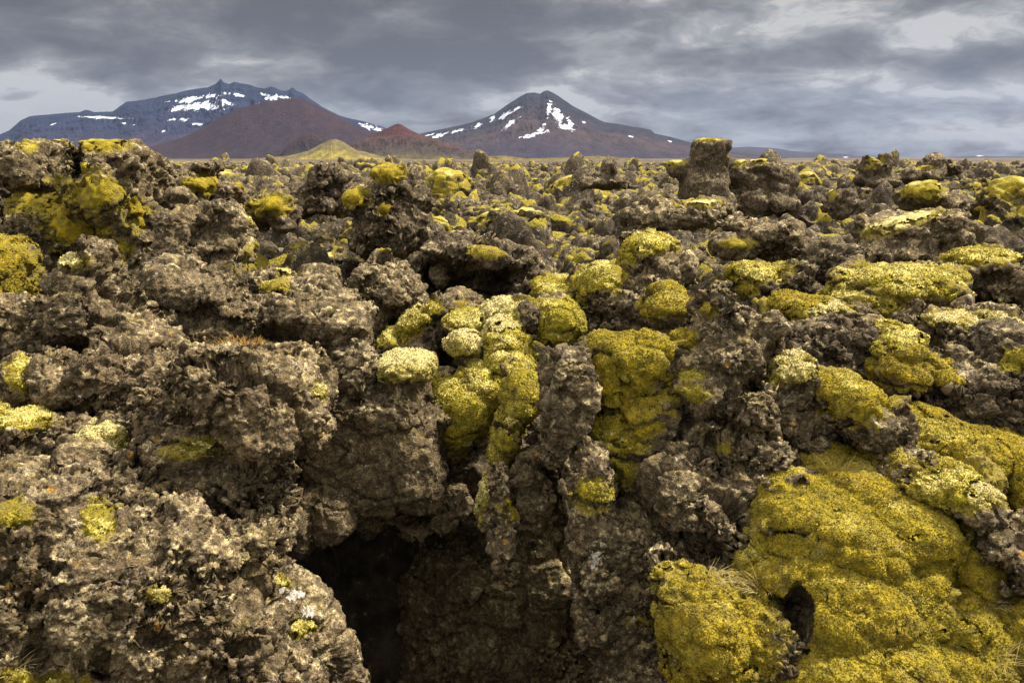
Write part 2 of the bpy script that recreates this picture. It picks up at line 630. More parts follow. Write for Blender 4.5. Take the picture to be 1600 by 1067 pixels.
def patch_mask(base, N, px, py, zc, patch, k, seed):
    cx, cy, w, h = patch[:4]
    an = math.radians(patch[6]) if len(patch) > 6 else 0.0
    ux, uy = px - cx, py - cy
    q = ((ux * math.cos(an) + uy * math.sin(an)) / (w * .5)) ** 2 + ((uy * math.cos(an) - ux * math.sin(an)) / (h * .5)) ** 2
    facing = (base * N).sum(1) < 0.0
    near = (q < .35) & facing
    if near.sum() < 3:
        near = (q <= np.partition(q[facing], 12)[12]) & facing
    zs = zc[near]
    dep = np.percentile(zs, 30)
    sel = near & (np.abs(zc - dep) < .25)
    c = base[sel].mean(0) if sel.sum() else base[near].mean(0)
    mp = dep / FPX
    rx, rz = w * .5 * mp, h * .5 * mp
    rd = max(rx, rz) * 1.8
    dd = np.abs(base[:, 1] - c[1])
    qq = q + (dd / rd) ** 4 * .8
    lam = max(.06, min(rx, rz) * .9)
    m = 1.32 - qq + 1.15 * perlin(base, lam, seed) + 1.0 * perlin(base, lam * .42, seed + 1) + .75 * perlin(base, lam * .17, seed + 2)
    m = m * .8 - .75 * sstep(.05, -.6, N[:, 2]) + .12
    return np.clip(m, -1, 1.2)


def lava(name, label, d, lobes, moss=(), mat='rock', k=1.0, rough=1.0, cat='rock', warp=.8, lump=.7, white=(), cut=None, vox=1.0, fuzz=True, group=None, pits=()):
    """one rock formation of the photograph.  lobes: (px, py, width px, height px, forward shift m, thickness m, boxiness, turn, taper, yaw)"""
    seed = (abs(hash_str(label)) % 9000) + 100
    k *= .80
    vs = []
    x0 = y0 = 1e9
    x1 = y1 = -1e9
    for L in lobes:
        L = list(L) + [0, 1.0, 2.8, 0, 0, 0][len(L) - 4:]
        cx, cy, w, h, dd, th, p, rot, tap, yaw = L[:10]
        D = d + dd
        c = P(cx, cy, D)
        mp = mpp(cx, cy, D)
        sh = .05 * k
        vs.append(lobe_mesh(c, (max(w * mp / 2 - sh, .3 * w * mp), th / 2, max(h * mp / 2 - sh, .3 * h * mp)), p, rot, tap, yaw))
        x0, x1, y0, y1 = min(x0, cx - w / 2), max(x1, cx + w / 2), min(y0, cy - h / 2), max(y1, cy + h / 2)
    NAMED.append((x0, x1, y0, y1, d))
    voxel = voxel_at(d) * vox
    base, base_s, N, Fq, fine = rugged(vs, voxel, k, rough, seed, None, warp, lump)
    px, py, zc = proj(base)
    hole = np.zeros(len(base))
    for (cx, cy, w, h, dep) in pits:
        q = ((px - cx) / (w / 2)) ** 2 + ((py - cy) / (h / 2)) ** 2
        g = np.clip(1.1 - q, 0, 1) ** .8
        dirn = base / np.linalg.norm(base, axis=1, keepdims=True) * .8 + np.array([0, .1, -.15])
        mv = dirn * (g * dep)[:, None]
        base += mv
        hole = np.maximum(hole, g)
    total = np.full(len(base), -1.0)
    masks = []
    thickm = np.full(len(base), -1.0)
    for i, pt in enumerate(moss):
        m = patch_mask(base, N, px, py, zc, pt, k, seed + 200 + i)
        m = m - 1.7 * sstep(.04, .38, hole)
        if len(pt) > 5 and pt[5] >= .06:
            thickm = np.maximum(thickm, m)
        else:
            m = m + .75 * perlin(base, .13 * k, seed + 310 + i) + .6 * perlin(base, .055 * k, seed + 320 + i) + .10 - .6 * sstep(.30, -.30, N[:, 2])
        masks.append(m)
        total = np.maximum(total, m)
    base_t = smooth_arr(.5 * base + .5 * base_s, Fq, int(np.clip((.040 * k / voxel) ** 2, 3, 20)))
    V = fine(total, thickm)
    origin = np.array([V[:, 0].mean(), V[:, 1].mean(), V[:, 2].min()])
    near = sstep(-.85, .40, total) if len(moss) else np.zeros(len(V))
    ob = link(name, make_mesh(name, V - origin, Fq, M[mat], {'near_moss': near}), None, origin)
    tag(ob, label, cat, group)
    taken = np.zeros(len(base))
    for i, (pt, m) in enumerate(zip(moss, masks)):
        kind = pt[4] if len(pt) > 4 else 'moss'
        th = pt[5] if len(pt) > 5 else .045 * k
        mm = np.where(m >= taken - 1e-9, m, m * .0)
        if len(masks) > 1:
            mm = m.copy()
            for j, m2 in enumerate(masks):
                if j != i:
                    mm = np.where((m2 > m + .12), -1, mm)
        surf = base_s if th >= .06 else base_t
        th = th if th >= .06 else th * .8
        for fp in cover_parts(surf, Fq, mm, voxel, .0035 * d + .03):
            me = cover_mesh('moss_cushion', surf, N, fp, mm, M[kind], th, voxel, k, seed + i, fuzz and d < 9.5, origin)
            link('moss_cushion', me, ob)
    for i, pt in enumerate(white):
        px2, py2, zc2 = proj(V)
        m = patch_mask(V, normals(V, Fq), px2, py2, zc2, pt, k, seed + 400 + i)
        m = m + .8 * perlin(V, .05, seed + 480) + .6 * perlin(V, .025, seed + 481)
        keep = (m[Fq] > .62).all(1)
        if keep.sum() > 5:
            fq = Fq[keep]
            ids, inv = np.unique(fq, return_inverse=True)
            nn = normals(V, Fq)[ids]
            link('lichen_patch', make_mesh('lichen_patch', V[ids] + nn * .003 - origin, inv.reshape(fq.shape), M['lichen_white']), ob)
    return ob


def hash_str(s):
    h = 5381
    for ch in s:
        h = (h * 33 + ord(ch)) & 0x7fffffff
    return h
# ------------------------------------------------------------------ the near rocks, one by one
# -- left foreground
lava('lava_crag', 'broad lichen-crusted lava crag filling the lower left corner of the picture', 3.7, [
    (140, 990, 520, 420, .1, 1.2, 3, 0), (40, 880, 300, 260, .35, 1.0), (300, 930, 240, 230, .15, .9, 3, 20), (100, 800, 280, 170, .3, 1.0, 3, 18), (255, 875, 250, 150, .2, .8, 3, 28), (355, 980, 190, 180, .1, .8, 3, 28),
    (330, 1040, 200, 200, 0, .8), (20, 1060, 260, 200, -.1, .8)],
    [(22, 803, 60, 36, 'moss'), (155, 812, 40, 60, 'moss'), (50, 1062, 130, 26, 'moss'), (250, 930, 36, 26, 'moss_pale')], 'rock_pale', rough=1.1, pits=[(240, 995, 50, 34, .16), (160, 1035, 40, 60, .18), (80, 885, 50, 20, .12), (375, 1010, 60, 34, .2), (40, 950, 60, 44, .14)])
lava('lava_boulder', 'pale grey lava boulder with a white lichen streak at the lower lip of the cave', 4.1, [
    (455, 1040, 190, 270, .1, .9, 2.6, -22), (500, 1080, 150, 160, .1, .8, 2.8, -30), (420, 960, 90, 130, .15, .6)],
    [(468, 978, 40, 26, 'moss'), (438, 908, 26, 18, 'moss')], 'rock_pale', .8, .7, white=[(452, 930, 60, 34), (478, 955, 40, 26)])
lava('lava_column', 'tall ragged lava column dropping to the left edge of the cave mouth', 4.7, [
    (400, 630, 240, 200, .15, 1.2, 3), (388, 800, 140, 330, .1, 1.0, 3.2, 6), (330, 740, 150, 280, .05, .9), (475, 655, 110, 110, .05, .7), (300, 650, 170, 160, .25, .9),
    (385, 960, 70, 180, .05, .6)],
    [(310, 705, 86, 34, 'moss_pale'), (500, 612, 30, 24, 'moss_pale')], 'rock_pale', rough=1.15, pits=[(352, 820, 24, 60, .15), (345, 900, 40, 60, .18), (290, 655, 50, 20, .15)])
lava('mossy_boulder', 'dome-shaped boulder capped with pale yellow-green moss on the left foreground slope', 4.75, [
    (162, 700, 110, 110, 0, .5, 2.3), (150, 745, 150, 90, .1, .6)], [(162, 678, 92, 74, 'moss_pale', .04)], 'rock_pale', .7, .8)
lava('lava_boulder', 'pinkish grey boulder with orange lichen dots above the dome-shaped mossy boulder', 5.1, [
    (98, 598, 90, 110, 0, .5, 2.6, -8), (70, 620, 70, 70, .1, .5)], [], 'rock_pale', .7, .7)
lava('mossy_boulder', 'small boulder with an olive moss crown at the left edge of the picture', 5.2, [
    (42, 600, 80, 110, 0, .5, 2.4), (20, 640, 90, 90, .1, .5)], [(40, 588, 56, 60, 'moss')], 'rock_pale', .7, .8)
lava('lava_rock', 'left-edge rock under a broad olive moss cap just above the corner crag', 4.5, [
    (20, 720, 150, 170, .1, .8, 2.8), (80, 730, 130, 120, .1, .7), (-50, 700, 120, 160, .1, .7)], [(28, 648, 100, 44, 'moss')], 'rock_pale', .9, 1.0)
lava('lava_rock', 'knobbly rock shelf between the domed mossy boulder and the lava column', 4.9, [
    (235, 690, 170, 130, .15, .7, 2.8, 10), (230, 790, 240, 150, .1, .8, 3, 14), (280, 600, 170, 120, .35, .8), (190, 590, 130, 110, .4, .7)],
    [(128, 722, 40, 30, 'moss')], 'rock_pale', .9, 1.15)
lava('lava_crag', 'dark craggy peak with a pale moss knob on its left shoulder', 6.0, [
    (160, 545, 200, 150, 0, 1.0, 2.8, 0, .3), (138, 455, 120, 160, .0, .8, 2.8, 4, .45), (215, 520, 100, 190, .1, .8, 2.8, -22, .3), (92, 480, 80, 160, .05, .7, 2.8, 8, .3), (236, 578, 90, 110, 0, .6, 2.6, 0, .2), (180, 605, 200, 80, .1, .8)],
    [(112, 409, 44, 22, 'moss_pale')], 'rock', rough=1.1, pits=[(130, 545, 80, 40, .35), (205, 560, 70, 24, .3), (250, 618, 50, 18, .25)])
lava('lava_rock', 'pale sloping rock left of the dark craggy peak', 6.3, [
    (40, 520, 150, 130, 0, .9, 2.6, -24), (-20, 560, 140, 130, 0, .8)], [], 'rock_pale', .9)
lava('lava_ridge', 'long grey lava ridge slanting down right of the dark craggy peak', 7.2, [
    (320, 460, 190, 80, 0, .9, 2.8, 22), (270, 440, 110, 90, .1, .8), (390, 500, 110, 90, -.1, .8, 2.8, 10), (330, 530, 170, 110, -.2, .9)], [], 'rock', rough=1.1)
lava('lava_crag', 'broken dark crag with a shadowed recess above the lava column', 6.0, [
    (530, 520, 120, 130, .1, .9, 2.8, 15), (470, 500, 110, 90, .25, .8), (560, 570, 90, 120, -.05, .8), (500, 590, 150, 110, -.2, .9), (430, 555, 120, 70, -.2, .8)],
    [(395, 553, 60, 16, 'moss_pale')], 'rock', rough=1.15, pits=[(420, 525, 110, 40, .5), (500, 560, 40, 60, .25)])
# -- the cave and what hangs over it
lava('lava_slab', 'brown overhanging slab with a pale moss cap forming the cave roof', 5.75, [
    (578, 688, 215, 200, .1, 1.1, 6, -8), (640, 715, 120, 150, .05, .9, 5), (560, 775, 180, 60, .3, .9, 3.2, 6), (638, 580, 100, 60, .05, .7, 2.6), (680, 800, 130, 50, .2, .8, 2.8, -22)],
    [(638, 564, 136, 60, 'moss_pale', .06)], 'rock_brown', .9, .8, warp=.35, lump=.45, pits=[(690, 690, 30, 60, .3), (540, 630, 60, 20, .2)])
lava('lava_boulder', 'smooth brown boulder wedged under the overhanging slab at the left of the cave mouth', 5.5, [
    (500, 795, 150, 110, -.05, .8, 2.6, -14), (458, 820, 100, 110, .05, .8, 2.4)], [], 'rock_brown', 1.0, .4, warp=.6, lump=.5)
lava('cave_wall', 'dark brown back wall of the cave, mottled with lichen', 6.85, [
    (800, 990, 350, 360, .2, 1.4, 4, 0), (690, 1000, 130, 240, .45, 1.3, 3.4), (870, 960, 160, 420, .0, 1.2, 3), (760, 880, 160, 70, -.05, 1.0, 3, 8), (740, 1140, 460, 120, 0, 1.5, 4)],
    [], 'rock_cave', 1.0, .9)
lava('cave_roof', 'dark rock behind the moss cushions closing the cave from above', 7.3, [
    (690, 720, 380, 130, .1, 2.2, 4), (520, 700, 240, 180, .4, 1.6, 3), (860, 720, 160, 200, .1, 1.8, 3)], [], 'rock_dark', 1.0, .8)
lava('mossy_rock', 'rock tongue wrapped in a golden moss flow pouring down towards the cave', 6.4, [
    (800, 490, 110, 60, .9, 1.0, 2.4, -6), (790, 530, 84, 90, .55, 1.0, 2.4, 8), (800, 560, 96, 60, .3, .9, 2.4, 14), (725, 645, 110, 120, 0, .9, 2.4), (760, 600, 100, 90, .15, .9, 2.4, 20), (740, 500, 100, 40, .9, 1.0, 2.4), (700, 690, 90, 50, .1, .8), (690, 600, 60, 60, .3, .6)],
    [(728, 645, 150, 150, 'moss', .06), (785, 555, 130, 130, 'moss', .06), (790, 492, 130, 60, 'moss_pale', .06), (735, 500, 90, 36, 'moss', .06)], 'rock', 1.0, .8, warp=.5, lump=.6)
lava('mossy_rock', 'narrow hump under bright striped moss beside the tall grey slab', 5.75, [
    (815, 620, 70, 90, .1, .7, 2.4, 14), (795, 670, 60, 90, 0, .6, 2.4, 10), (780, 710, 44, 70, 0, .4, 2.4, 6), (803, 580, 40, 34, .15, .3)], [(818, 620, 90, 110, 'moss', .06), (786, 695, 60, 110, 'moss', .035)], 'rock', .8, .8, warp=.5, lump=.6)
lava('mossy_boulder', 'round boulder under a smooth pale moss pad left of the golden moss tongue', 6.7, [
    (727, 542, 62, 48, 0, .45, 2.3), (735, 558, 50, 30, .05, .4)], [(726, 537, 62, 40, 'moss_pale', .06)], 'rock_dark', .6, .6, warp=.5)
lava('mossy_boulder', 'plump moss mound beside the dark knob behind the tall grey slab', 7.1, [
    (873, 505, 76, 76, 0, .8, 2.4), (868, 475, 60, 30, .2, .6)], [(874, 502, 96, 90, 'moss', .06)], 'rock', .7, .8, warp=.5, lump=.6)
lava('lava_rock', 'small dark knob leaning against the plump moss mound', 6.9, [
    (826, 494, 34, 62, 0, .35, 2.6, -8)], [], 'rock_dark', .6)
lava('lava_rock', 'small ridge with moss running down its left flank below the dark slab', 7.7, [
    (665, 510, 90, 80, 0, .8, 2.6, -25), (690, 500, 50, 80, 0, .6), (640, 540, 110, 60, -.1, .8)], [(640, 508, 96, 34, 'moss', .05, -30), (676, 484, 26, 34, 'moss')], 'rock_dark', .8)
lava('mossy_rock', 'low shelf of golden moss in the hollow behind the golden moss tongue', 8.1, [
    (735, 505, 90, 46, 0, .9, 2.6), (720, 478, 80, 34, .4, .8)], [(745, 497, 80, 34, 'moss'), (716, 480, 50, 20, 'moss_gold')], 'rock', .8)
lava('lava_wedge', 'brown wedge-shaped block hanging above the cave between two cracks', 5.45, [
    (828, 760, 84, 150, .1, .7, 3.4, 0, .18), (835, 800, 64, 80, .1, .6, 3)], [], 'rock_brown', .9, .6, warp=.6)
lava('lava_spire', 'pale stone spike hanging point down in front of the cave', 5.15, [
    (782, 848, 50, 110, -.1, .32, 2.6, 8, -.35), (770, 770, 58, 120, -.05, .4, 2.6, 10), (793, 898, 22, 50, -.08, .18)],
    [(797, 795, 42, 36, 'moss_gold', .035), (748, 775, 26, 80, 'moss_pale', .02)], 'rock_pale', .6, .8)
# -- the tall slab and the central crag
lava('lava_slab', 'tall grey standing slab with a sharp left edge right of the cave', 5.05, [
    (888, 632, 88, 200, .1, .6, 4.5, 2), (918, 780, 90, 210, .05, .7, 5, -9), (962, 920, 130, 270, 0, .8, 5, -9), (985, 1060, 130, 180, -.1, .8, 3), (1010, 830, 110, 180, .15, .8, 2.8)],
    [(927, 775, 58, 44, 'moss', .035), (996, 972, 36, 20, 'moss')], 'rock', .8, .85, warp=.45, lump=.6, white=[(932, 868, 44, 50), (985, 955, 30, 40)])
lava('mossy_rock', 'rock face hung with a long curtain of golden moss beside the tall grey slab', 5.3, [
    (985, 600, 150, 170, .25, .7, 5, 0), (960, 700, 110, 150, .18, .7, 4), (1015, 705, 110, 110, .12, .7, 3.4), (1005, 650, 110, 90, .12, .6, 3, 12)],
    [(988, 590, 150, 170, 'moss_gold', .045), (960, 690, 80, 160, 'moss', .03), (945, 530, 70, 50, 'moss_gold', .045)], 'rock', .9, .85, warp=.5, lump=.6)
lava('lava_crag', 'big knobbly central crag rising to a blunt peak', 5.3, [
    (1130, 520, 110, 200, .2, .9, 2.8, -4, .3), (1130, 620, 200, 150, .1, 1.0, 2.7), (1190, 540, 90, 150, .25, .8, 2.8, -18), (1080, 560, 70, 120, .2, .7), (1060, 690, 110, 110, 0, .8),
    (1150, 720, 230, 150, 0, 1.0, 2.8), (1090, 800, 170, 130, -.1, .9), (1240, 690, 110, 120, .1, .8), (1110, 870, 130, 90, -.15, .8)],
    [(1082, 616, 46, 26, 'moss'), (1115, 484, 36, 20, 'moss_gold'), (1062, 532, 52, 34, 'moss_gold'), (1128, 696, 26, 18, 'moss'), (1080, 585, 40, 18, 'moss')], 'rock', 1.0, 1.1, lump=.9, pits=[(1178, 600, 40, 24, .3), (1205, 560, 24, 50, .2), (1060, 640, 30, 50, .25), (1130, 655, 60, 18, .2)])
lava('lava_boulder', 'knobbly grey boulder under a pale moss cap on the right flank of the central crag', 5.4, [
    (1225, 600, 100, 100, .05, .7, 2.5), (1200, 620, 70, 80, -.05, .5), (1285, 700, 60, 80, -.05, .5)], [(1236, 574, 84, 46, 'moss_pale', .045), (1300, 672, 34, 26, 'moss_pale', .03)], 'rock', .8, 1.1)
lava('lava_rock', 'cluster of cauliflower-like lava knobs at the foot of the central crag', 4.8, [
    (1060, 770, 120, 100, .1, .7), (1110, 800, 110, 110, .05, .7, 2.3), (1200, 760, 140, 110, .15, .8, 2.3), (1150, 840, 120, 100, .05, .7), (1080, 860, 110, 80, .1, .7), (1260, 740, 90, 70, .2, .7)],
    [], 'rock', .9, 1.3, lump=1.0)
# -- the right side
lava('mossy_slope', 'great golden moss slope spilling down the lower right foreground', 4.15, [
    (1330, 760, 150, 100, .75, 1.2, 2.6, 10), (1440, 735, 170, 100, .75, 1.2, 2.6, 10), (1400, 705, 120, 80, .95, 1.2, 2.6, 10), (1460, 880, 110, 180, .4, 1.1, 2.6), (1290, 830, 260, 150, .45, 1.2, 2.6, 4), (1375, 820, 160, 170, .5, 1.2, 2.6, 8), (1300, 930, 310, 180, .15, 1.2, 2.6, 6), (1375, 930, 150, 180, .2, 1.2, 2.6),
    (1330, 1040, 330, 190, -.15, 1.2, 2.6), (1450, 1050, 240, 180, -.15, 1.2, 2.6)],
    [(1340, 860, 460, 420, 'moss_gold', .06), (1370, 1030, 460, 250, 'moss_gold', .06), (1420, 725, 220, 130, 'moss_gold', .06), (1500, 985, 70, 40, 'moss_pale', .03)], 'rock', 1.0, .6, warp=.8, lump=.8, vox=.9,
    pits=[(1250, 962, 56, 96, .30), (1225, 1020, 100, 36, .10)])
lava('mossy_rock', 'low moss-covered bank between the tall slab and the great moss slope', 3.95, [
    (1095, 980, 140, 190, .1, .9, 2.4, -12), (1110, 1060, 150, 130, -.05, .8), (1050, 910, 90, 80, .25, .6), (1170, 1050, 90, 100, -.05, .6), (1180, 985, 120, 150, .1, .8, 2.6)],
    [(1110, 985, 200, 200, 'moss_gold', .06), (1110, 1060, 160, 70, 'moss_gold', .04)], 'rock', .9, .9)
lava('mossy_rock', 'rounded moss hump with a pale crest above the dark hollow on the right', 4.35, [
    (1490, 770, 130, 80, .15, .9, 2.4, 16), (1528, 850, 130, 120, .0, .8, 2.6), (1590, 870, 110, 130, 0, .8), (1430, 740, 110, 60, .35, .9)],
    [(1480, 765, 140, 80, 'moss', .06), (1535, 775, 60, 40, 'moss_pale', .05)], 'rock', .8, 1.1, pits=[(1545, 905, 90, 50, .4), (1500, 830, 40, 40, .15)])
lava('mossy_rock', 'golden moss bank in the bottom right corner below the dark hollow', 4.0, [
    (1590, 1010, 190, 190, .1, 1.0, 2.5), (1490, 1000, 150, 130, .12, .9, 2.4), (1460, 950, 110, 130, .2, .9, 2.6), (1510, 1070, 220, 120, -.1, .9)], [(1570, 1000, 220, 220, 'moss_gold', .06), (1490, 1020, 160, 130, 'moss_gold', .06)], 'rock', .9, .8, white=[])
lava('mossy_rock', 'long moss shelf running to the right edge above the rounded moss hump', 5.1, [
    (1460, 690, 150, 90, .1, 1.0, 2.5, 16), (1560, 720, 160, 90, .1, 1.0, 2.5, 14), (1620, 780, 140, 120, -.2, 1.0), (1400, 720, 110, 80, -.1, .8)],
    [(1450, 672, 190, 100, 'moss_gold', .06, 14), (1560, 715, 200, 110, 'moss_gold', .06, 14), (1600, 770, 120, 110, 'moss_gold', .06)], 'rock', .9, .9)
lava('mossy_boulder', 'overhanging boulder with an olive moss crown above the great moss slope', 5.2, [
    (1335, 640, 110, 110, 0, .9, 2.5, 20), (1365, 680, 80, 70, .05, .7), (1300, 610, 60, 50, .1, .6)], [(1325, 612, 130, 90, 'moss_gold', .05)], 'rock', .8, .9)
lava('mossy_boulder', 'grey bulging boulder with golden moss over its top and right side', 5.9, [
    (1390, 570, 90, 90, 0, .9, 2.4), (1440, 580, 110, 70, .1, .9, 2.5, 8), (1390, 520, 80, 50, .4, .8)],
    [(1395, 530, 130, 60, 'moss', .05), (1440, 575, 150, 80, 'moss_gold', .05), (1375, 512, 60, 26, 'moss_gold')], 'rock', .8, .9)
lava('lava_crag', 'wide bare rubble bank of dark lava at the right edge of the picture', 5.8, [
    (1510, 610, 190, 110, .1, 1.2, 2.8, 10), (1580, 570, 140, 130, .3, 1.1), (1560, 660, 150, 80, 0, 1.0), (1420, 640, 120, 60, .1, .9)], [(1586, 562, 40, 30, 'moss')], 'rock_dark', .9, 1.25)
lava('lava_rock', 'ledge with pale frosted moss along its top near the right edge', 6.9, [
    (1480, 515, 130, 70, 0, 1.0, 2.8, 6), (1560, 510, 130, 70, .1, 1.0, 2.8, 14), (1445, 540, 80, 60, -.1, .8)], [(1500, 497, 100, 24, 'moss_pale'), (1560, 500, 70, 22, 'moss_pale'), (1520, 525, 36, 18, 'moss')], 'rock', .8, 1.1)
lava('lava_rock', 'dark knobbly rock in the cleft between the central crag and the mossy boulders', 6.2, [
    (1260, 540, 110, 90, 0, .9), (1320, 540, 90, 100, .1, .9), (1300, 570, 90, 60, -.1, .8)], [], 'rock_dark', .8, 1.2)
lava('lava_rock', 'bumpy rock draped with mottled moss right of the blunt peak', 7.4, [
    (1260, 490, 140, 70, 0, 1.0, 2.6, 6), (1320, 500, 90, 60, 0, .9)], [(1240, 474, 110, 56, 'moss_gold'), (1290, 484, 70, 30, 'moss_pale'), (1226, 500, 40, 30, 'moss_gold')], 'rock', .8)
lava('mossy_rock', 'broad bright moss terrace with pale folds right of centre', 8.6, [
    (1400, 450, 220, 70, 0, 1.4, 2.5, 4), (1340, 470, 110, 50, -.2, 1.0), (1440, 440, 120, 50, .5, 1.0), (1400, 490, 160, 50, -.4, .9)],
    [(1415, 432, 200, 44, 'moss', .05), (1380, 465, 230, 56, 'moss', .05), (1430, 475, 120, 40, 'moss', .05)], 'rock', .9, .7)
lava('lava_ridge', 'ridge with a thin moss mane running to the right edge', 9.4, [
    (1540, 415, 120, 50, 0, 1.2, 2.5, 4), (1570, 450, 120, 70, -.2, 1.2), (1480, 430, 80, 50, 0, 1.0, 2.5, -20)], [(1535, 398, 130, 28, 'moss'), (1482, 416, 50, 24, 'moss_pale')], 'rock', .9)
# -- upper left
lava('lava_crag', 'tallest left crag, twin lumps draped with golden moss', 10.2, [
    (185, 290, 130, 130, 0, 2.0, 3, -6), (68, 262, 84, 90, .3, 1.8, 2.8), (66, 380, 70, 170, .05, 1.4, 4), (130, 370, 110, 150, 0, 1.8, 3), (235, 360, 110, 160, .2, 1.8, 3, -14), (160, 240, 76, 40, 0, 1.4, 3), (190, 430, 200, 110, 0, 1.8)],
    [(156, 224, 84, 26, 'moss_gold', .09), (66, 306, 110, 40, 'moss_gold', .055, -14), (140, 345, 130, 120, 'moss_gold', .055), (70, 214, 70, 14, 'moss'), (128, 260, 30, 16, 'moss'), (46, 228, 30, 18, 'moss')], 'rock', 1.1, 1.1, pits=[(117, 240, 18, 80, .7)])
lava('lava_crag', 'far left dark crag cut by the picture edge with moss at its feet', 11.5, [
    (0, 330, 80, 170, 0, 1.6, 3), (-40, 300, 90, 160, .2, 1.6)], [], 'rock_dark', 1.3, 1.2)
lava('mossy_rock', 'steep moss-clad rock at the left edge under the tallest crag', 8.6, [
    (5, 430, 80, 120, 0, 1.2, 2.6), (-40, 430, 90, 150, 0, 1.2), (10, 380, 50, 30, .2, .8)], [(15, 435, 90, 140, 'moss_gold', .07), (12, 378, 40, 24, 'moss_gold')], 'rock', 1.0, .9)
lava('lava_crag', 'dark ragged knob standing in front of the twin-lumped crag', 9.0, [
    (315, 400, 140, 140, 0, 1.4, 2.8, 0, .4), (347, 325, 60, 100, 0, .8, 2.8, 8, .4), (285, 350, 66, 130, 0, 1.0, 2.8, -8, .5), (372, 400, 64, 140, 0, 1.0, 2.8, 6, .3)],
    [(470, 370, 170, 46, 'moss', .05, -26), (500, 322, 56, 22, 'moss_pale', .06), (425, 345, 70, 20, 'moss_pale', .06), (530, 378, 40, 16, 'moss_pale')], 'rock', 1.1, .9)
lava('lava_rock', 'grey mid-slope rock with a small moss blotch below the bright moss stripe', 8.3, [
    (480, 460, 110, 90, 0, 1.2, 2.6, 6), (440, 440, 80, 50, .1, 1.0), (520, 450, 40, 70, 0, .8)], [(428, 446, 40, 22, 'moss'), (440, 430, 30, 14, 'moss_pale')], 'rock', .9)
lava('lava_boulder', 'big rounded boulder with a warty skin in the middle of the field', 8.3, [
    (600, 445, 120, 110, 0, 1.2, 2.5, 8), (575, 500, 110, 60, -.1, 1.0), (640, 480, 50, 80, 0, .9)], [(590, 382, 40, 16, 'moss')], 'rock', 1.0, .9)
lava('lava_tower', 'lava tower with a bright double moss cap and mossy left shoulder', 13.0, [
    (612, 310, 80, 110, 0, 1.8, 3, 0, .15), (630, 280, 50, 50, 0, 1.1), (570, 320, 60, 80, 0, 1.4, 2.6, -15), (650, 340, 50, 100, 0, 1.2), (610, 370, 130, 70, -.2, 1.6)],
    [(600, 268, 60, 26, 'moss_gold', .10), (549, 306, 50, 36, 'moss_gold', .08), (602, 326, 24, 16, 'moss_gold')], 'rock_dark', 1.3, 1.1)
lava('lava_slab', 'dark overhanging slab roofing a round stone in a shadowed recess', 9.9, [
    (750, 395, 190, 50, 0, 1.6, 3, 6), (740, 440, 130, 80, .3, 1.4), (820, 430, 70, 80, .1, 1.2), (660, 420, 50, 70, .2, 1.0), (790, 465, 120, 40, 0, 1.2)],
    [(756, 398, 50, 24, 'moss_gold')], 'rock_dark', 1.1, 1.0, pits=[(700, 435, 90, 60, .7), (770, 445, 60, 40, .5)])
lava('lava_boulder', 'round stone sitting in the shadow under the dark overhanging slab', 9.7, [(686, 428, 40, 48, 0, .4, 2.3), (690, 440, 36, 30, .05, .4)], [], 'rock_brown', .7, .4, warp=.4, lump=.4)
lava('lava_ridge', 'humped lava ridge with moss on its left end and on top', 8.4, [
    (1020, 410, 130, 90, .2, 1.4, 2.6, 6), (935, 450, 90, 80, 0, 1.3, 2.6, -35), (990, 460, 130, 90, -.1, 1.3), (960, 500, 100, 60, -.2, 1.0)],
    [(1020, 374, 96, 40, 'moss', .05, -8), (930, 430, 120, 64, 'moss', .05, -38), (1068, 358, 40, 14, 'moss_pale')], 'rock', 1.0, 1.1)
lava('mossy_boulder', 'bright moss pad clinging to the back of the blunt-peaked crag', 6.6, [
    (1040, 480, 84, 80, 0, .9, 2.4), (1060, 520, 80, 60, 0, .8)], [(1038, 474, 100, 90, 'moss_gold', .05), (1084, 440, 30, 20, 'moss_pale')], 'rock', .8, .8)
lava('mossy_rock', 'low moss pad in the gap left of the humped ridge', 9.0, [(872, 455, 80, 40, 0, 1.0, 2.5), (890, 470, 60, 36, 0, .8)], [(870, 450, 110, 54, 'moss', .06)], 'rock', .8)
lava('lava_rock', 'dark double boulder with a moss saddle behind the blunt peak', 8.6, [
    (1235, 440, 80, 70, 0, 1.1, 2.5), (1180, 440, 90, 60, .1, 1.2), (1170, 470, 90, 40, 0, 1.0)], [(1182, 420, 96, 44, 'moss', .07), (1170, 452, 50, 20, 'moss_gold')], 'rock_dark', 1.0, 1.1)
lava('lava_rock', 'dark lump with spiky crest between the blunt peak and the moss terrace', 9.6, [
    (1300, 410, 100, 70, 0, 1.2), (1340, 430, 60, 50, 0, 1.0), (1270, 400, 60, 40, .2, 1.0)], [], 'rock_dark', 1.0, 1.25)
lava('lava_slab', 'tilted angular slab edged with pale moss along its left rim', 12.0, [
    (1420, 360, 140, 60, 0, 1.6, 3.2, -18), (1470, 370, 90, 70, 0, 1.4), (1400, 395, 120, 40, -.2, 1.4)], [(1400, 350, 120, 18, 'moss_pale', .05, -16), (1375, 362, 50, 14, 'moss_pale')], 'rock', 1.1, .9)
lava('lava_rock', 'long low lava bank with frosted pale crests right of the field centre', 12.8, [
    (1060, 335, 150, 50, 0, 1.6, 2.8), (1110, 325, 70, 40, .1, 1.2), (1000, 345, 60, 40, 0, 1.2)], [(1090, 316, 60, 12, 'moss_pale'), (1075, 313, 24, 10, 'moss_gold')], 'rock', 1.1, 1.1)
lava('lava_rock', 'hunched grey rock just behind the humped ridge', 11.0, [
    (1190, 370, 110, 60, 0, 1.5), (1140, 390, 80, 50, -.1, 1.2), (1220, 390, 80, 50, 0, 1.2)], [(1150, 382, 50, 18, 'moss_gold')], 'rock', 1.1, 1.1)
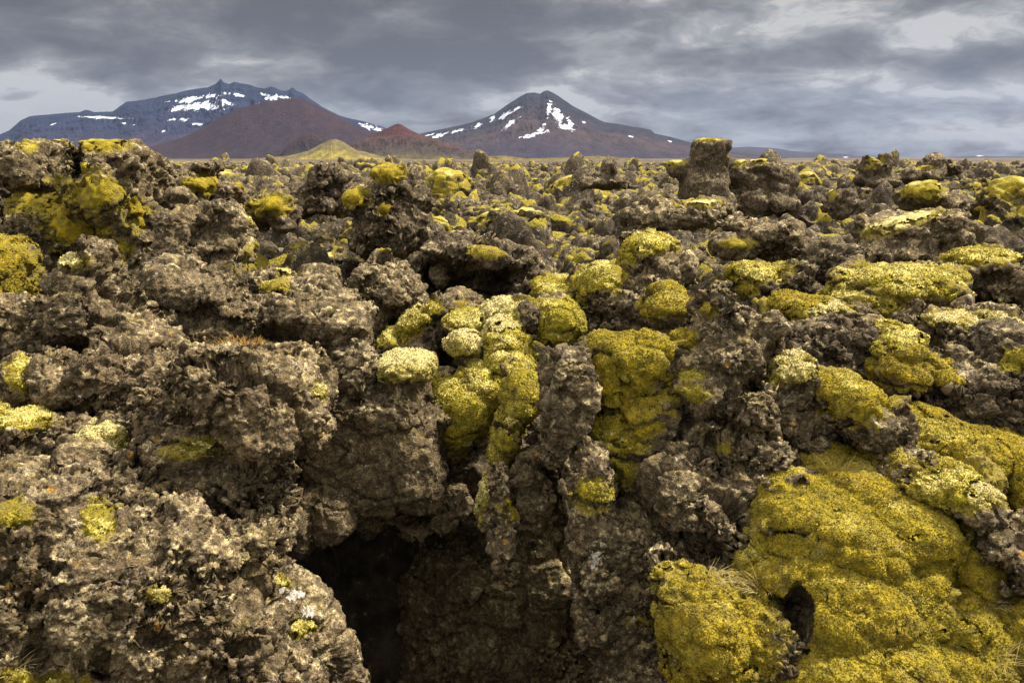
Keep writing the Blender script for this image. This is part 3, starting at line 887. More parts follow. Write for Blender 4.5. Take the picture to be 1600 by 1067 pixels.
# -- landmarks farther out
lava('lava_pillar', 'flat-topped dark lava pillar standing above the skyline', 22.0, [
    (1106, 252, 56, 74, 0, 1.3, 5, 3, -.06), (1100, 300, 76, 70, 0, 1.6, 3.4), (1120, 320, 60, 50, 0, 1.3), (1062, 265, 40, 30, .2, 1.2)], [(1105, 219, 44, 5, 'moss_far', .05), (1048, 252, 40, 18, 'moss_far', .1)], 'rock_dark', .9, .9, lump=.5, warp=.5, fuzz=False)
lava('lava_rock', 'wide dark rock with moss on its two humps right of the flat-topped pillar', 23.0, [
    (1180, 285, 80, 70, 0, 2.0, 2.8), (1215, 290, 50, 70, 0, 1.6), (1160, 275, 40, 50, 0, 1.5), (1190, 320, 110, 50, -.3, 1.8)], [(1186, 250, 40, 12, 'moss_far', .1), (1156, 256, 26, 10, 'moss_far', .1)], 'rock_dark', 1.6, 1.1, fuzz=False)
lava('lava_rock', 'two-horned rock with a moss saddle on the right skyline', 33.0, [
    (1367, 262, 44, 26, 0, 1.8, 3), (1354, 250, 12, 22, 0, .9, 3), (1384, 248, 14, 22, 0, .9, 3), (1372, 282, 60, 26, 0, 2)], [(1368, 250, 24, 10, 'moss_far', .12), (1362, 262, 26, 8, 'moss_far', .1)], 'rock_dark', 1.6, 1.2, fuzz=False)
lava('lava_rock', 'mushroom-like rock with dark cap on the right skyline', 33.0, [
    (1463, 250, 36, 14, 0, 1.5, 2.8, -8), (1452, 262, 40, 22, 0, 1.6), (1440, 275, 60, 30, -.3, 2), (1490, 265, 26, 24, 0, 1.4)], [(1446, 262, 26, 8, 'moss_far', .1)], 'rock_dark', 1.6, 1.2, fuzz=False)
lava('lava_boulder', 'nearly black round boulder right of the field middle', 19.0, [(1316, 315, 46, 48, 0, 1.0, 2.4), (1306, 330, 40, 30, 0, 1.0)], [(1296, 305, 24, 16, 'moss_far')], 'rock_dark', 1.3, 1.0, fuzz=False)
lava('mossy_rock', 'bright moss hump below the mushroom-like rock', 18.0, [(1440, 305, 70, 34, 0, 1.6, 2.5, -8), (1470, 315, 60, 40, 0, 1.5)], [(1440, 298, 64, 26, 'moss_far', .12)], 'rock', 1.3, fuzz=False)
lava('lava_rock', 'dark spiky rock left of the flat-topped pillar', 26.0, [(952, 262, 20, 26, 0, 1.0), (960, 285, 60, 26, 0, 1.6), (925, 285, 50, 20, 0, 1.5)], [], 'rock_dark', 1.5, 1.2, fuzz=False)
lava('lava_rock', 'dark rock mass with a small moss tip left of the double-capped tower', 15.5, [
    (515, 280, 60, 60, 0, 1.6, 2.8, 0, .2), (470, 300, 60, 50, 0, 1.5), (545, 290, 50, 50, 0, 1.4), (500, 320, 120, 40, -.2, 1.6)], [(512, 249, 24, 8, 'moss_far', .1)], 'rock_dark', 1.4, 1.2, fuzz=False)
lava('mossy_rock', 'moss-covered shelf right of the twin-lumped crag', 14.0, [
    (318, 290, 60, 46, 0, 1.5, 2.6), (330, 262, 40, 16, .1, 1.0), (370, 300, 40, 36, 0, 1.2), (340, 320, 80, 40, -.2, 1.4)], [(315, 290, 54, 32, 'moss_gold', .1), (368, 298, 30, 20, 'moss_gold', .08)], 'rock_dark', 1.3, fuzz=False)
lava('mossy_rock', 'olive moss cushion on a dark rock in front of the sloping mossy rock', 12.2, [(425, 325, 70, 44, 0, 1.4, 2.5), (450, 340, 50, 40, 0, 1.2), (400, 330, 50, 50, .1, 1.2)], [(425, 320, 62, 32, 'moss_gold', .1)], 'rock_dark', 1.2)
# ------------------------------------------------------------------ ground
def polar(az, rr, fn):
    A, R = np.meshgrid(az, rr)
    x = (R * np.sin(A)).ravel()
    y = (R * np.cos(A)).ravel()
    z = fn(x, y)
    na, nr = len(az), len(rr)
    i = np.arange(nr - 1)[:, None] * na + np.arange(na - 1)[None, :]
    Fq = np.stack([i, i + 1, i + 1 + na, i + na], 2).reshape(-1, 4)[:, ::-1]
    return np.stack([x, y, z], 1), Fq


def polar_detail(x, y):
    z = ground_smooth(x, y) + ground_rough(x, y)
    r = np.hypot(x, y)
    V = np.stack([x, y, z], 1)
    h = worley(V, .55, 311, .6) * .22 + worley(V, .22, 312, .8) * .10 + worley(V, .10, 313, .8) * .035 * (r < 20)
    return z + h * sstep(1.5, 4, r) * (1 - sstep(60, 140, r))


AZ = np.radians(np.concatenate([np.linspace(-180, -46, 60, endpoint=False), np.linspace(-46, 46, 760), np.linspace(46, 180, 61)[1:]]))
RR = np.concatenate([np.geomspace(.25, 5, 70, endpoint=False), np.geomspace(5, 70, 760, endpoint=False), np.geomspace(70, 900, 420, endpoint=False), np.geomspace(900, 16000, 60)])
gv, gf = polar(AZ, RR, polar_detail)

gm = bpy.data.materials.new('lava_field')
t = nt(gm)
g = node(t, 'ShaderNodeNewGeometry')
pos = g.outputs['Position']
dist = node(t, 'ShaderNodeVectorMath', operation='LENGTH', in_={0: pos}).outputs['Value']
med = noise(t, pos, 4.5, 7, .7)
c = mix(t, mrange(t, med, .35, .68), (.030, .025, .019), (.095, .076, .054))
c = mix(t, mrange(t, noise(t, pos, 9, 8, .72), .60, .70), c, (.28, .24, .16))
# moss cover of the lava plain: metre-sized patches, growing together into wide drifts far out
mo = math_(t, 'ADD', noise(t, pos, .16, 9, .66), math_(t, 'MULTIPLY', noise(t, pos, .018, 4, .6), .45))
mo = mrange(t, mo, .76, .86)
c = mix(t, mo, c, mix(t, noise(t, pos, 1.2, 5, .7), (.15, .125, .02), (.33, .27, .05)))
# beyond the lava: brown heath and straw coloured meadow
plain = mix(t, mrange(t, noise(t, pos, .004, 6, .6), .42, .6), (.060, .046, .040), (.13, .105, .045))
plain = mix(t, mrange(t, noise(t, pos, .0022, 5, .6), .50, .62), plain, (.055, .036, .036))
c = mix(t, mrange(t, math_(t, 'ADD', dist, math_(t, 'MULTIPLY', noise(t, pos, .006, 4), 500)), 650, 1000), c, plain)
finish(t, c, noise(t, pos, 22, 6, .75), bdist=.05)
tag(link('lava_ground', make_mesh('lava_ground', gv, gf, gm)), kind='structure')

# moss lying in the hollows between the rocks
AZ2 = np.radians(np.linspace(-44, 44, 620))
RR2 = np.geomspace(7.6, 75, 520)


def moss_z(x, y):
    V = np.stack([x, y, np.zeros_like(x)], 1)
    z = ground_smooth(x, y) + .75 * ground_rough(x, y)
    z = z + .55 * perlin(V, 3.3, 330) + .35 * perlin(V, 1.4, 331) - .20 - .10 * sstep(18, 60, np.hypot(x, y))
    return z + .16 * worley(V, .6, 332) + .12 * perlin(V, .3, 336) + .07 * perlin(V, .14, 333) + .05 * perlin(V, .08, 334)


mv, mf = polar(AZ2, RR2, moss_z)
keep = (mv[:, 2] > polar_detail(mv[:, 0], mv[:, 1]) - .12)[mf].any(1)
mf = mf[keep]
ids, inv = np.unique(mf, return_inverse=True)
tag(link('moss_carpet', make_mesh('moss_carpet', mv[ids], inv.reshape(mf.shape), M['moss_far'], {'tint': .5 + .4 * rng.random(len(ids))})), kind='stuff')

# ------------------------------------------------------------------ rocks scattered over the field
PROTO = []


def proto(i, lobes, mossy, k, rough, mat):
    vs = [lobe_mesh(L[0], L[1], L[2], *L[3:]) for L in lobes]
    voxel = .034
    base, base_s, N, Fq, fine = rugged(vs, voxel, k, rough, 5000 + 77 * i, np.array([31.0 * i, 9.0, 4.0]))
    m = np.full(len(base), -1.0)
    if mossy:
        o = base + np.array([31.0 * i, 9.0, 4.0])
        m = (N[:, 2] - .45) * 1.3 + 1.6 * perlin(o, .75, 60 + i) + .5 * perlin(o, .3, 61 + i) + mossy
        m = np.clip(m, -1, 1.1)
        m = smooth_arr(m, Fq, 2)
    V = fine(m)
    keep = (V[:, 2] > -.45)[Fq].any(1)
    rock = make_mesh('lava_rock', V, Fq[keep], M[mat], {'near_moss': sstep(-.6, .45, m)})
    cov = [cover_mesh('moss_cushion', base_s, N, fp, m, M['moss_far'], .07, voxel, 1.0, 90 + i, False) for fp in cover_parts(base_s, Fq, m, voxel, .12)] if mossy else []
    PROTO.append((rock, cov, mossy))


for i in range(22):
    n = random.choice([2, 3, 3, 4])
    lobes = []
    tall = random.uniform(.55, 1.35)
    for j in range(n):
        w = random.uniform(.35, .75)
        hh = tall * random.uniform(.5, 1.0) * (1 if j == 0 else .75)
        lobes.append(((random.uniform(-.55, .55) * (j > 0), random.uniform(-.4, .4) * (j > 0), hh * .45 - .1), (w, random.uniform(.35, .7), hh * .62),
                      random.uniform(2.2, 3.4), random.uniform(-25, 25), random.uniform(-.1, .35), random.uniform(0, 180), 0))
    proto(i, lobes, 0.0 if i % 5 in (1, 3) else random.uniform(-.25, .28), random.uniform(.65, .95), random.uniform(1.0, 1.3), ['rock_far', 'rock_dark', 'rock_far'][i % 3])

BARE = 'bare rugged lava rock without moss among many on the lava plain'
MOSSY = 'rugged lava rock with a yellow moss cap among many on the lava plain'
placed = []
count = 0
tries = 0
while count < 290 and tries < 14000:
    tries += 1
    u = rng.random()
    Y = 8.5 * (62 / 8.5) ** (u ** .85)
    px = rng.uniform(-60, 1660)
    x = (px - 800) / FPX * Y * 1.02
    sc = (.42 + 1.25 * rng.random() ** 1.4) * (.68 + .013 * Y)
    if any((x - a) ** 2 + (Y - b) ** 2 < (.55 * (sc + s)) ** 2 for a, b, s in placed):
        continue
    z = float(ground_smooth(np.array([x]), np.array([Y]))[0] + .7 * ground_rough(np.array([x]), np.array([Y]))[0])
    rock, cov, mossy = PROTO[rng.integers(len(PROTO))]
    zs = sc * rng.uniform(.8, 1.2)
    zmax = max(v.co.z for v in rock.vertices) * zs if False else 1.15 * zs
    qx, qy, _ = proj(np.array([[x, Y, z + zmax], [x, Y, z]]))
    if qy[0] < 253 + 14 * rng.random() and not (rng.random() < .22 and qy[0] > 237):
        continue
    hw = sc * .8 * FPX / Y
    bad = False
    for (x0, x1, y0, y1, d) in NAMED:
        if Y < d + 1.0 and qx[0] + hw > x0 and qx[0] - hw < x1 and qy[1] > y0 and qy[0] < y1:
            bad = True
            break
        mpx = d / FPX
        if abs(x - ((x0 + x1) / 2 - 800) * mpx) < (x1 - x0) / 2 * mpx + .3 * sc and abs(Y - d) < .9:
            bad = True
            break
    if bad:
        continue
    placed.append((x, Y, sc))
    o = bpy.data.objects.new('lava_rock', rock)
    COL.objects.link(o)
    o.location = (x, Y, z - .05 * sc)
    o.rotation_euler = (rng.normal(0, .10), rng.normal(0, .10), rng.uniform(0, 2 * math.pi))
    o.scale = (sc, sc * rng.uniform(.85, 1.15), zs)
    tag(o, MOSSY if mossy and cov else BARE, 'rock', 'mossy rocks scattered over the lava plain' if mossy and cov else 'bare rocks scattered over the lava plain')
    for cv in cov:
        cch = bpy.data.objects.new('moss_cushion', cv)
        COL.objects.link(cch)
        cch.parent = o
    count += 1
print('scattered', count, 'tries', tries)

# clinker: loose rubble between and beyond the rocks
bs, bf = _unit_sphere(8)
VAR = []
for i in range(8):
    s = bs * rng.uniform(.7, 1.2, 3)
    s = s * (1 + .7 * perlin(s + 13 * i, .9, 400 + i) + .45 * worley(s + 13 * i, .55, 410 + i, .3) + .25 * perlin(s + 13 * i, .35, 420 + i))[:, None]
    VAR.append(s)
RV, RF, off = [], [], 0
NR = 11000
for i in range(NR):
    u = rng.random()
    Y = 7.5 * (420 / 7.5) ** u if i % 3 else 7.5 * (40 / 7.5) ** u
    a = rng.uniform(-.72, .72)
    x = Y * math.tan(a)
    if abs(x) > .70 * Y + 1:
        continue
    s = rng.uniform(.06, .20) * (1 + .05 * min(Y, 90)) * (1 if rng.random() < .85 else 1.9)
    th = rng.uniform(0, 6.28)
    v = VAR[i % 8]
    R = np.array([[math.cos(th), -math.sin(th), 0], [math.sin(th), math.cos(th), 0], [0, 0, 1]])
    RV.append(((v * rng.uniform(.75, 1.25, 3)) @ R.T) * s + np.array([x, Y, 0]))
    RF.append(bf + off)
    off += len(v)
RV = np.concatenate(RV)
RF = np.concatenate(RF)
nv = len(bs)
cx = RV[:, 0].reshape(-1, nv).mean(1)
cy = RV[:, 1].reshape(-1, nv).mean(1)
RV[:, 2] += np.repeat(polar_detail(cx, cy), nv)
tag(link('lava_rubble', make_mesh('lava_rubble', RV, RF, M['rubble'])), kind='stuff')


# ------------------------------------------------------------------ mountains
def interp(pts, x):
    a = np.array(pts, float)
    return np.interp(x, a[:, 0], a[:, 1])


def mountain(name, ridge, D, depth_f, depth_b, base_y, mat, seed, gull=.10, expo=1.2, snow=None, res=1.0, cliffs=0.0, wiggle=.25):
    """a real massif: its crest line at distance D, slopes falling to the plain in front and behind"""
    x0, x1 = ridge[0][0], ridge[-1][0]
    nx = int((x1 - x0) * 1.1 * res)
    nt_ = 170
    px = np.linspace(x0, x1, nx)
    X = (px - 800) / FPX * D * 1.0
    H = interp(ridge, px)
    mp = D / FPX * 1.01
    zc = (245.5 - H) * mp                       # crest height above the camera
    zb = (245.5 - base_y) * mp
    T = np.concatenate([np.linspace(0, 1, 130), 1 + np.linspace(0, 1, 41)[1:]])
    XX, TT = np.meshgrid(X, T)
    PX = np.tile(px, len(T))
    ZC = np.tile(zc, len(T))
    x = XX.ravel()
    tt = TT.ravel()
    hh = np.maximum(ZC - zb, 0)
    scale = depth_f
    q = np.stack([x, np.zeros_like(x), tt * 0], 1)
    crest = wiggle * depth_f * perlin(q, depth_f * 1.3, seed)
    y = np.where(tt <= 1, D - depth_f * (1 - tt), D + depth_b * (tt - 1)) + crest * np.clip(1 - np.abs(tt - 1) * .6, 0, 1)
    prof = np.where(tt <= 1, np.clip(tt, 0, 1) ** expo, np.clip(2 - tt, 0, 1) ** 1.1)
    z = zb + hh * prof
    W = np.stack([x, y, np.zeros_like(x)], 1)
    L = depth_f * .22
    ero = (np.abs(perlin(np.stack([x, y * .25, z * 0], 1), L, seed + 1)) + .5 * np.abs(perlin(np.stack([x, y * .3, z * 0], 1), L * .45, seed + 2)) + .25 * np.abs(perlin(W, L * .2, seed + 3))) - .35
    ero = ero + .35 * np.abs(perlin(np.stack([x, y * .4, z * 0], 1), L * .11, seed + 4)) - .08
    env = np.clip(1 - np.abs(tt - .62) / .4, 0, 1) ** .7
    z = z - gull * hh * ero * 1.5 * env
    if cliffs:
        st = hh * .16 + 1e-6
        zz = (z - zb) / st
        fr = zz - np.floor(zz)
        z = z + cliffs * st * (sstep(.35, .65, fr) - fr) * env
    x = x * (y / D)
    V = np.stack([x, y, z], 1)
    i = np.arange(len(T) - 1)[:, None] * nx + np.arange(nx - 1)[None, :]
    Fq = np.stack([i, i + 1, i + 1 + nx, i + nx], 2).reshape(-1, 4)
    attr = {}
    sn = np.zeros(len(V))
    if snow:
        qx, qy, _ = proj(V)
        nz = fbm(V * np.array([1.0, .45, .8]), D * .0065, 4, seed + 9, .75)
        for (sx, sy, w, h, rot) in snow:
            a = math.radians(rot)
            dx, dy = qx - sx, qy - sy
            ex = (dx * math.cos(a) + dy * math.sin(a)) / (w / 2)
            ey = (-dx * math.sin(a) + dy * math.cos(a)) / (h / 2)
            sn = np.maximum(sn, 1.28 - np.sqrt(ex * ex + ey * ey) + 1.2 * nz)
        sn[tt > 1.02] = 0
    attr['snow'] = np.clip(sn, 0, 2)
    attr['rise'] = prof
    ob = link(name, make_mesh(name, V, Fq, mat, attr))
    tag(ob, kind='structure')
    return ob


def mount_mat(name, low, mid, high, snowy=True, band=.4, sc=1.0):
    m = bpy.data.materials.new(name)
    t = nt(m)
    g = node(t, 'ShaderNodeNewGeometry')
    pos = g.outputs['Position']
    rise = node(t, 'ShaderNodeAttribute', attribute_name='rise').outputs['Fac']
    n1 = noise(t, pos, .006 * sc, 8, .65)
    stretch = node(t, 'ShaderNodeMapping', in_={0: pos, 3: (1, .35, .6)}).outputs[0]
    n2 = noise(t, stretch, .022 * sc, 7, .7)
    r = math_(t, 'ADD', rise, math_(t, 'MULTIPLY', math_(t, 'SUBTRACT', n1, .5), band))
    c = mix(t, mrange(t, r, .08, .45), low, mid)
    c = mix(t, mrange(t, r, .45, .8), c, high)
    c = mix(t, .75, c, mix(t, mrange(t, n2, .3, .7), (.40, .40, .44), (1.8, 1.75, 1.65)), 'MULTIPLY')
    if snowy:
        s = node(t, 'ShaderNodeAttribute', attribute_name='snow').outputs['Fac']
        s = math_(t, 'ADD', s, math_(t, 'MULTIPLY', math_(t, 'SUBTRACT', noise(t, pos, .03 * sc, 6, .7), .5), .8))
        c = mix(t, mrange(t, s, .48, .74), c, (.50, .54, .62))
    finish(t, c, noise(t, pos, .05 * sc, 8, .75), bdist=12 / sc)
    return m


mm_left = mount_mat('dark_massif', (.030, .021, .036), (.012, .015, .038), (.007, .012, .034))  # blue in these rock colours stands in for part of the haze
mm_right = mount_mat('brown_massif', (.026, .020, .032), (.036, .024, .024), (.013, .012, .020))
mm_red = mount_mat('red_scoria', (.019, .012, .017), (.018, .0095, .0145), (.020, .0085, .011), False, .5, 1.6)
mm_hill = mount_mat('mottled_hill', (.075, .060, .02), (.034, .026, .022), (.040, .022, .018), False, .6, 3)
mm_moss = mount_mat('mossy_hill', (.12, .10, .025), (.17, .14, .028), (.10, .08, .03), False, .7, 3)
mm_far = mount_mat('far_fell', (.030, .022, .026), (.022, .018, .026), (.024, .019, .026), True, .6)
mm_cone = mount_mat('small_red_cone', (.028, .014, .013), (.034, .013, .012), (.042, .013, .011), False, .3, 3)

mountain('snowy_mountain', [(-260, 246), (-200, 240), (-120, 236), (-60, 232), (-10, 226), (20, 214), (40, 206), (60, 191), (75, 185), (100, 183), (130, 180), (150, 179), (158, 176), (162, 176), (172, 179), (200, 178), (222, 164), (250, 161), (275, 156), (300, 152),
    (322, 147), (345, 144), (357, 140), (362, 136), (366, 132), (370, 138), (378, 140), (386, 137), (396, 140), (410, 142), (420, 146), (432, 147), (440, 145), (447, 146), (455, 150), (465, 150), (472, 145), (478, 150), (488, 154), (500, 163), (515, 173), (540, 185), (560, 190), (575, 193),
    (600, 200), (630, 209), (660, 218), (700, 228), (760, 240), (800, 246)],
    4200, 1100, 700, 246, mm_left, 901, .16, 1.0, [
    (310, 153, 90, 7, -8), (300, 167, 60, 12, -4), (325, 166, 50, 18, 8), (352, 160, 30, 10, 20), (275, 171, 26, 6, -12), (290, 158, 40, 8, -10), (160, 184, 74, 4, 2), (85, 194, 12, 3, -20), (268, 187, 22, 4, -8), (288, 187, 22, 6, 8), (307, 194, 26, 4, 4), (209, 195, 10, 3, 0), (256, 206, 8, 6, -40),
    (194, 193, 8, 3, 0), (410, 148, 20, 5, 20), (424, 157, 16, 22, -30), (440, 152, 40, 6, 12), (420, 150, 30, 6, 10), (375, 150, 20, 5, 15), (575, 198, 30, 8, 14), (590, 203, 22, 6, 14), (405, 164, 10, 6, 20)], 1.3, .22)
mountain('snowy_peak', [(560, 246), (600, 230), (640, 218), (662, 211), (680, 207), (700, 203), (720, 199), (740, 194), (760, 187), (775, 181), (790, 171), (800, 165), (812, 158), (822, 153), (833, 152), (842, 154), (848, 150), (853, 149), (860, 152), (868, 156), (880, 164), (892, 172), (900, 176), (915, 183), (930, 191), (940, 195), (958, 197),
    (980, 201), (1000, 204), (1010, 206), (1016, 211), (1040, 216), (1060, 221), (1090, 229), (1120, 235), (1160, 241), (1220, 246)],
    3900, 1000, 700, 247, mm_right, 951, .12, 1.05, [
    (858, 170, 10, 26, 12), (872, 182, 14, 36, -32), (888, 196, 20, 22, -40), (880, 199, 24, 7, 4), (834, 210, 46, 8, -12), (846, 202, 20, 8, -20), (851, 196, 8, 8, 0), (808, 170, 22, 5, -32), (797, 194, 32, 6, -34), (790, 180, 30, 6, -34), (770, 186, 16, 7, -38), (747, 196, 20, 6, -30), (716, 204, 24, 5, -14), (686, 212, 28, 5, -16), (912, 191, 12, 3, 24), (985, 213, 8, 3, 10), (1046, 221, 10, 3, 20), (672, 211, 24, 3, -14)], 1.3, .2)
mountain('red_cinder_cone', [(150, 250), (200, 241), (250, 230), (285, 222), (310, 213), (335, 201), (360, 187), (385, 176), (405, 171), (430, 165), (450, 162), (470, 160), (485, 161), (495, 164), (505, 170), (520, 177), (540, 187), (555, 195), (575, 204), (600, 210), (640, 216), (690, 228), (740, 240), (780, 250)],
    3000, 700, 500, 250, mm_red, 971, .05, 1.1, None, 1.0, 0, .1)
mountain('red_cone', [(560, 247), (585, 214), (600, 208), (612, 203), (622, 198), (628, 196.5), (634, 198), (645, 205), (658, 211), (672, 216), (700, 226), (730, 236), (760, 246)], 2300, 220, 200, 250, mm_cone, 981, .08, 1.1, None, 2.0)
mountain('dark_hillock', [(440, 252), (455, 232), (470, 221), (485, 213), (497, 210), (510, 211), (520, 216), (530, 226), (545, 240), (560, 252)], 2150, 160, 160, 252, mount_mat('dark_hillock', (.025, .018, .018), (.018, .012, .014), (.024, .014, .014), False, .5, 4), 983, .15, .9, None, 2.0)
mountain('rocky_hill', [(520, 254), (545, 236), (560, 223), (580, 217), (610, 214), (640, 213), (665, 215), (690, 221), (715, 229), (735, 236), (760, 243), (790, 252)], 2000, 200, 200, 254, mm_hill, 985, .25, .8, None, 2.0)
mountain('mossy_hill', [(230, 257), (280, 252), (330, 250), (380, 249), (420, 246), (450, 244), (470, 241), (490, 236), (510, 226), (525, 220), (533, 219), (545, 223), (562, 234), (600, 243), (640, 246), (700, 250), (760, 256)], 1850, 190, 200, 257, mm_moss, 987, .15, .9, None, 2.0)
mountain('moss_knoll', [(700, 258), (730, 250), (760, 244), (790, 243), (820, 247), (880, 246), (930, 243), (980, 247), (1040, 252), (1100, 258)], 1300, 160, 200, 259, mm_moss, 988, .3, .9, None, 2.0)
mountain('low_fell', [(1000, 246), (1060, 236), (1138, 231), (1160, 230), (1200, 232), (1225, 236), (1260, 238), (1300, 240), (1340, 245), (1400, 248.5), (1440, 250)], 6200, 900, 900, 250, mm_far, 991, .1, 1.0, [(1322, 246, 10, 2, 0)], 1.2)
mountain('low_fell', [(1380, 251), (1420, 249), (1450, 246), (1480, 244), (1510, 242.5), (1540, 244), (1600, 244), (1680, 243), (1760, 246), (1860, 250)], 6600, 900, 900, 252, mm_far, 992, .1, 1.0, [(1530, 244, 12, 1.5, 0)], 1.2)
mountain('low_fell', [(-400, 248), (-200, 230), (-80, 212), (-20, 216), (10, 217), (30, 221), (90, 236), (160, 250)], 6400, 900, 900, 250, mm_far, 993, .1, 1.0, [(0, 221, 16, 3, 0)], 1.2)

# ------------------------------------------------------------------ small plants
def blades(name, centre, n, spread, length, width, mat, up=.8, droop=.5, parent=None, lean=(0, 0)):
    V, Fq = [], []
    for i in range(n):
        a = rng.uniform(0, 2 * math.pi)
        r = spread * math.sqrt(rng.random())
        p = np.array([r * math.cos(a), r * math.sin(a), 0])
        L = length * rng.uniform(.5, 1.2)
        d = np.array([math.cos(a) * (1 - up) + rng.normal(0, .3) + lean[0], math.sin(a) * (1 - up) + rng.normal(0, .3) + lean[1], up])
        d /= np.linalg.norm(d)
        side = np.cross(d, [0, 0, 1.0]) + rng.normal(0, .1, 3)
        side /= np.linalg.norm(side)
        b = len(V)
        for j in range(4):
            w = width * (1 - j / 3.2) * .5
            V += [p - side * w, p + side * w]
            p = p + d * L / 3
            d = d + np.array([0, 0, -droop * .4])
            d /= np.linalg.norm(d)
        for j in range(3):
            Fq.append([b + 2 * j, b + 2 * j + 1, b + 2 * j + 3, b + 2 * j + 2])
    return make_mesh(name, np.array(V), np.array(Fq), mat)


bpy.context.view_layer.update()
_dg = bpy.context.evaluated_depsgraph_get()


def surface(px, py):
    d = Vector(P(px, py, 1.0)).normalized()
    ok, loc, nor, *_ = SC.ray_cast(_dg, Vector((0, 0, 0)), d)
    return loc, nor


for (px, py, n, sp, L, lean, lab) in [
        (1318, 742, 90, .09, .16, (.3, -.5), 'tuft of dry straw-coloured grass where the central crag meets the moss slope'),
        (1112, 903, 60, .06, .16, (.6, -.4), 'wisp of dry grass in the dark notch left of the moss slope'),
        (1545, 1020, 50, .14, .14, (.1, -.2), 'sparse dry stalks sticking up from the moss in the bottom right corner'),
        (1405, 712, 50, .07, .12, (.3, -.4), 'thin dry grass at the foot of the long moss shelf'),
        (700, 478, 40, .08, .16, (.3, -.4), 'few straw-coloured blades behind the round pale moss pad'),
        (20, 1040, 40, .06, .10, (.2, -.4), 'short dry grass in the lower left corner of the picture'),
        (1190, 915, 60, .07, .15, (-.4, -.4), 'dry grass hanging over the edge of the moss slope'),
        (1540, 935, 60, .08, .10, (.2, -.3), 'withered brown grass below the dark hollow on the right')]:
    loc, nor = surface(px, py)
    tag(link('grass_tuft', blades('grass_tuft', loc, n, sp, L, .004, M['straw'], .6, .6, None, lean), None, loc - Vector((0, 0, .02))), lab, 'grass')
for (px, py, n, sp, L, lab) in [
        (300, 535, 500, .22, .07, 'patch of low rust-coloured heath in the hollow below the grey ridge'),
        (375, 540, 260, .16, .05, 'smaller rust-red heath patch beside the shadowed recess')]:
    loc, nor = surface(px, py)
    tag(link('heath_shrub', blades('heath_shrub', loc, n, sp, L, .010, M['heath'], .5, .2), None, loc), lab, 'shrub')
for (px, py, n, L, lab) in [
        (205, 880, 9, .10, 'bleached dead twigs lying on the corner crag'),
        (300, 505, 10, .16, 'bare pale twigs standing out of the larger heath patch'),
        (460, 580, 7, .12, 'few dead twigs on the ledge below the shadowed recess')]:
    loc, nor = surface(px, py)
    tag(link('dead_twig', blades('dead_twig', loc, n, .04, L, .006, M['twig'], .4, .1), None, loc), lab, 'twig')

# ------------------------------------------------------------------ haze
hz = bpy.data.meshes.new('haze')
x0, x1, y0, y1, z0, z1 = -9000, 9000, -60, 8200, -60, 620
hv = [(x, y, z) for x in (x0, x1) for y in (y0, y1) for z in (z0, z1)]
hz.from_pydata(hv, [], [(0, 1, 3, 2), (4, 6, 7, 5), (0, 4, 5, 1), (2, 3, 7, 6), (0, 2, 6, 4), (1, 5, 7, 3)])
hm = bpy.data.materials.new('haze')
hm.use_nodes = True
t = hm.node_tree
t.nodes.clear()
pv = node(t, 'ShaderNodeVolumePrincipled', in_={'Color': (.42, .58, 1.0, 1), 'Density': .000025, 'Anisotropy': .2})
oo = node(t, 'ShaderNodeOutputMaterial')
t.links.new(pv.outputs[0], oo.inputs['Volume'])
hz.materials.append(hm)
HAZE = True
if HAZE:
    tag(link('haze', hz), kind='stuff')

# ------------------------------------------------------------------ light and sky
SUN_EL, SUN_AZ = math.radians(52), math.radians(74)          # azimuth clockwise from straight ahead
w = bpy.data.worlds.new('World')
SC.world = w
w.use_nodes = True
t = w.node_tree
t.nodes.clear()
sky = node(t, 'ShaderNodeTexSky', sky_type='NISHITA', sun_disc=False, sun_elevation=SUN_EL, sun_rotation=SUN_AZ, air_density=1.2, dust_density=1.0)
dirv = node(t, 'ShaderNodeTexCoord').outputs['Generated']
sep = node(t, 'ShaderNodeSeparateXYZ', in_={0: dirv})
zz = math_(t, 'MAXIMUM', sep.outputs[2], 0.0)
den = math_(t, 'ADD', zz, .27)
uu = math_(t, 'DIVIDE', sep.outputs[0], den)
vv = math_(t, 'DIVIDE', sep.outputs[1], den)
plane = node(t, 'ShaderNodeCombineXYZ', in_={0: uu, 1: vv, 2: 3.7}).outputs[0]
wob = node(t, 'ShaderNodeTexNoise', in_={'Vector': plane, 'Scale': 2.2, 'Detail': 3, 'Roughness': .6}).outputs['Color']
wob = node(t, 'ShaderNodeVectorMath', operation='SUBTRACT', in_={0: wob, 1: (.5, .5, .5)}).outputs[0]
wob = node(t, 'ShaderNodeVectorMath', operation='SCALE', in_={0: wob, 'Scale': .30}).outputs[0]
plane = node(t, 'ShaderNodeVectorMath', operation='ADD', in_={0: plane, 1: wob}).outputs[0]
n1 = noise(t, plane, 1.0, 5, .54, 0)
n2 = noise(t, node(t, 'ShaderNodeVectorMath', operation='ADD', in_={0: plane, 1: (7.3, 1.7, 0)}).outputs[0], 3.2, 6, .60, 0)
n3 = noise(t, node(t, 'ShaderNodeVectorMath', operation='ADD', in_={0: plane, 1: (2.1, 9.4, 3)}).outputs[0], .55, 3, .5)
cl = math_(t, 'ADD', math_(t, 'ADD', math_(t, 'MULTIPLY', n1, .44), math_(t, 'MULTIPLY', n2, .42)), math_(t, 'MULTIPLY', n3, .14))
ramp = node(t, 'ShaderNodeValToRGB', in_={0: cl})
el = ramp.color_ramp.elements
el[0].position, el[0].color = .33, (.098, .096, .104, 1)
el[1].position, el[1].color = .59, (.50, .51, .52, 1)
